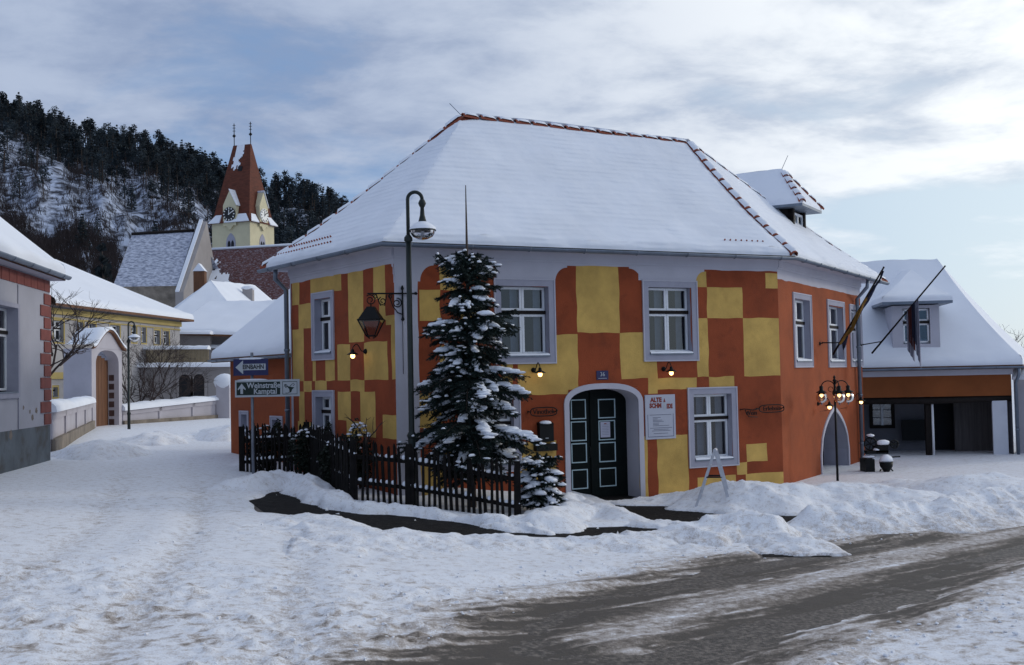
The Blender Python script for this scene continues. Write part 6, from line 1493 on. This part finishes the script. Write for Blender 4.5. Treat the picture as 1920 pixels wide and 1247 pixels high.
# ------------------------------------------------------------------ flags
fyel = mat('yellow_cloth', (.20, .105, .02), .9, .15, 5); fblu = mat('dark_blue_cloth', (.015, .018, .04), .9, .15, 5); fred = mat('dark_red_cloth', (.07, .014, .014), .9, .15, 5); fgrey = mat('grey_cloth', (.22, .22, .28), .9, .15, 5)
def flag_pole(pa, pb, u, label, wallz):
    t = thing('flag', pa.copy(), label, 'flag'); mb = MB(); mb.tube([pa, pb], [.028, .022], 8); mb.build('pole', dkwood, t)
    w0 = FE.pt(u, wallz, 0); mid = pa.lerp(pb, .14); mb = MB(); mb.lathe(w0, [(.05, 0), (.05, .02), (.02, .04)], 8, 0, FE.n); mb.tube([w0, w0+FE.n*.1+up*.02, mid], .016, 6); mb.lathe(w0+FE.n*.08+up*.02, [(.0, -.03), (.03, 0), (.0, .03)], 8); mb.build('holder', black, t); return t
uA = FE.uz(1540, 660)[0]; zA = Zp(1537, 666, 29.6); pa = FE.pt(uA, zA, .3); pb = FE.pt(uA, Zp(1633, 502, 28.9), 1.68)
t = flag_pole(pa, pb, uA-.15, 'furled yellow and blue flag on a slanting pole above the side doorway', zA+.3)
def furled(pa, pb, t0, t1, wfun, m_, off_, tt, nm):
    mb = MB(); n = 30; vs = []
    for k in range(n+1):
        s = t0+(t1-t0)*k/n; p = pa.lerp(pb, s); w_ = wfun((s-t0)/(t1-t0))
        for j in range(7):
            q = j/6; vs.append(p-up*(w_*q)+FE.u*(off_+.04*math.sin(q*7+s*11))+FE.n*(.03*math.sin(q*5+s*23)+.03*(1-q)))
    mb.add(vs, [(k*7+j, k*7+j+1, (k+1)*7+j+1, (k+1)*7+j) for k in range(n) for j in range(6)], 0, True); return mb.build(nm, m_, tt)
furled(pa, pb, .30, .97, lambda s: .05+.13*math.sin(math.pi*s)**.8+.05*math.sin(s*9), fblu, .03, t, 'blue_cloth'); furled(pa, pb, .14, .66, lambda s: .07+.17*math.sin(math.pi*min(1, s*1.02))**1.2, fyel, -.06, t, 'yellow_cloth'); furled(pa, pb, .16, .30, lambda s: .34*math.sin(math.pi*s)**.5+.03, fblu, .0, t, 'blue_corner')
uB = FE.L-.05; zB = Zp(1617, 663, 33.1); pa = FE.pt(uB, zB, .3); pb = FE.pt(uB, Zp(1761, 497, 31.9), 2.45)
t = flag_pole(pa, pb, uB-.1, 'dark flag hanging limp from a long slanting pole before the shed dormer', zB+.25)
for (s0, s1, dz_, m_, nm, of_) in ((.47, .56, 1.25, fgrey, 'grey_cloth', .0), (.50, .58, 1.05, fred, 'red_cloth', -.05), (.545, .60, 1.0, fblu, 'blue_cloth', -.08), (.58, .64, 1.65, fgrey, 'grey_cloth', .02)):
    mb = MB(); vs = []; n = 12; k_ = 16
    for k in range(k_+1):
        f = k/k_
        for j in range(n+1):
            s = s0+(s1-s0)*j/n; p = pa.lerp(pb, s); p.z = p.z*(1-f)+(pa.lerp(pb, s0).z-dz_*(.85+.3*j/n))*f; vs.append(p+FE.u*(of_+.05*math.sin(j*1.5+f*2)))
    mb.add(vs, [(k*(n+1)+j, k*(n+1)+j+1, (k+1)*(n+1)+j+1, (k+1)*(n+1)+j) for k in range(k_) for j in range(n)], 0, True); mb.build(nm, m_, t)

# ------------------------------------------------------------------ old farm machine in the yard
mo = P(1655, 893, 29.5); mch = thing('farm_machine', mo.copy(), 'old black iron farm machine covered in snow beside the orange wall', 'machine')
def mp_(px, py, dd=0): return P(px, py, 29.5+dd)
def mbx(x0, y0, x1, y1, d0, d1, nm, m_=black, par=mch):
    a, b = mp_(x0, y1), mp_(x1, y0); mb = MB(); mb.box((a.x, 29.5+d0, a.z), (b.x-a.x, 0, 0), (0, d1-d0, 0), (0, 0, b.z-a.z)); return mb.build(nm, m_, par)
mbx(1624, 861, 1640, 896, .0, .5, 'side_bin'); c = mp_(1661, 883); mb = MB(); mb.lathe(c-Vector((0, .05, .02)), [(.001, 0), (.07, 0), (.16, .14), (.18, .26), (.001, .26)], 14); mb.build('hopper', black, mch)
mb = MB(); mb.blob(mp_(1661, 863), .19, .18, .15, 14, 8, 0, 2, .18, 0, .5); mb.build('snow', snow, mch)
mbx(1628, 845, 1668, 852, .1, .35, 'frame_beam')
for i, (a, b) in enumerate((((1652, 880), (1639, 908)), ((1670, 878), (1690, 904)), ((1660, 890), (1662, 905)), ((1634, 860), (1632, 900)))): mb = MB(); mb.tube([mp_(*a, .1), mp_(*b, -.1 if i < 2 else .3)], .02, 6); mb.build('leg', black, mch)
for (x, y, r_) in ((1632, 832, .16), (1653, 838, .13), (1677, 833, .10)):
    c = mp_(x, y, .2); mb = MB(); mb.tube([c+Vector((r_*math.cos(q), 0, r_*math.sin(q))) for q in [2*math.pi*k/18 for k in range(19)]], .022, 6)
    for k in range(3): q = math.pi*k/3+.3; d = Vector((math.cos(q), 0, math.sin(q)))*r_; mb.tube([c-d, c+d], .014, 5)
    mb.build('wheel', black, mch)
mb = MB(); mb.tube([mp_(1640, 838, .2), mp_(1682, 832, .2)], .02, 6); mb.build('axle', black, mch); mb = MB(); mb.tube([mp_(1672, 857, .1), mp_(1688, 856, .0)], .018, 6); mb.build('crank', black, mch); mbx(1645, 836, 1668, 849, .1, .4, 'gear_case')
for i, (x, y, a, b) in enumerate(((1632, 817, .11, .05), (1655, 831, .17, .09), (1643, 843, .10, .05), (1630, 857, .16, .06))): mb = MB(); mb.blob(mp_(x, y, .2), a, .14, b, 10, 6, 0, i, .25, 0, .4); mb.build('snow', snow, mch)

# ------------------------------------------------------------------ loose clods of snow thrown up by the plough
mb = MB(); rnd = random.Random(31); cnt = 0
def ground_at(x, y):
    i = int(np.clip(np.searchsorted(xs, x), 1, len(xs)-1)); j = int(np.clip(np.searchsorted(ys, y), 1, len(ys)-1)); return float(Z[j, i]), float(sr[j, i]), float(sp[j, i])
while cnt < 450:
    x = rnd.uniform(-8, 10); y = rnd.uniform(8.5, 23); z, a, b = ground_at(x, y)
    near_road = math.exp(-((a-.6)/.5)**2); p_ = .6*near_road+(.10 if (x < 1.5 and y < 15) else .015)
    if a < .1: p_ = 0
    if b < .3: p_ = .0
    if rnd.random() > p_: continue
    r = rnd.uniform(.010, .024)*(1.5 if rnd.random() < .1 else 1); k = len(mb.f)
    mb.blob((x, y, max(z, gz(x)+.004)+r*.25), r*rnd.uniform(.8, 1.5), r*rnd.uniform(.8, 1.3), r*.75, 6, 4, 0, rnd.random(), .5, rnd.random()*6, .3); cnt += 1
me_ = mb.mesh('snow_clods', [gsnow], (0, 0, 0)); me_.polygons.foreach_set('use_smooth', [False]*len(me_.polygons))
reg(bpy.data.objects.new('snow_clods', me_), '', (0, 0, 0), None, label='loose crumbs of ploughed snow along the road edge', cat='snow', kind='stuff')
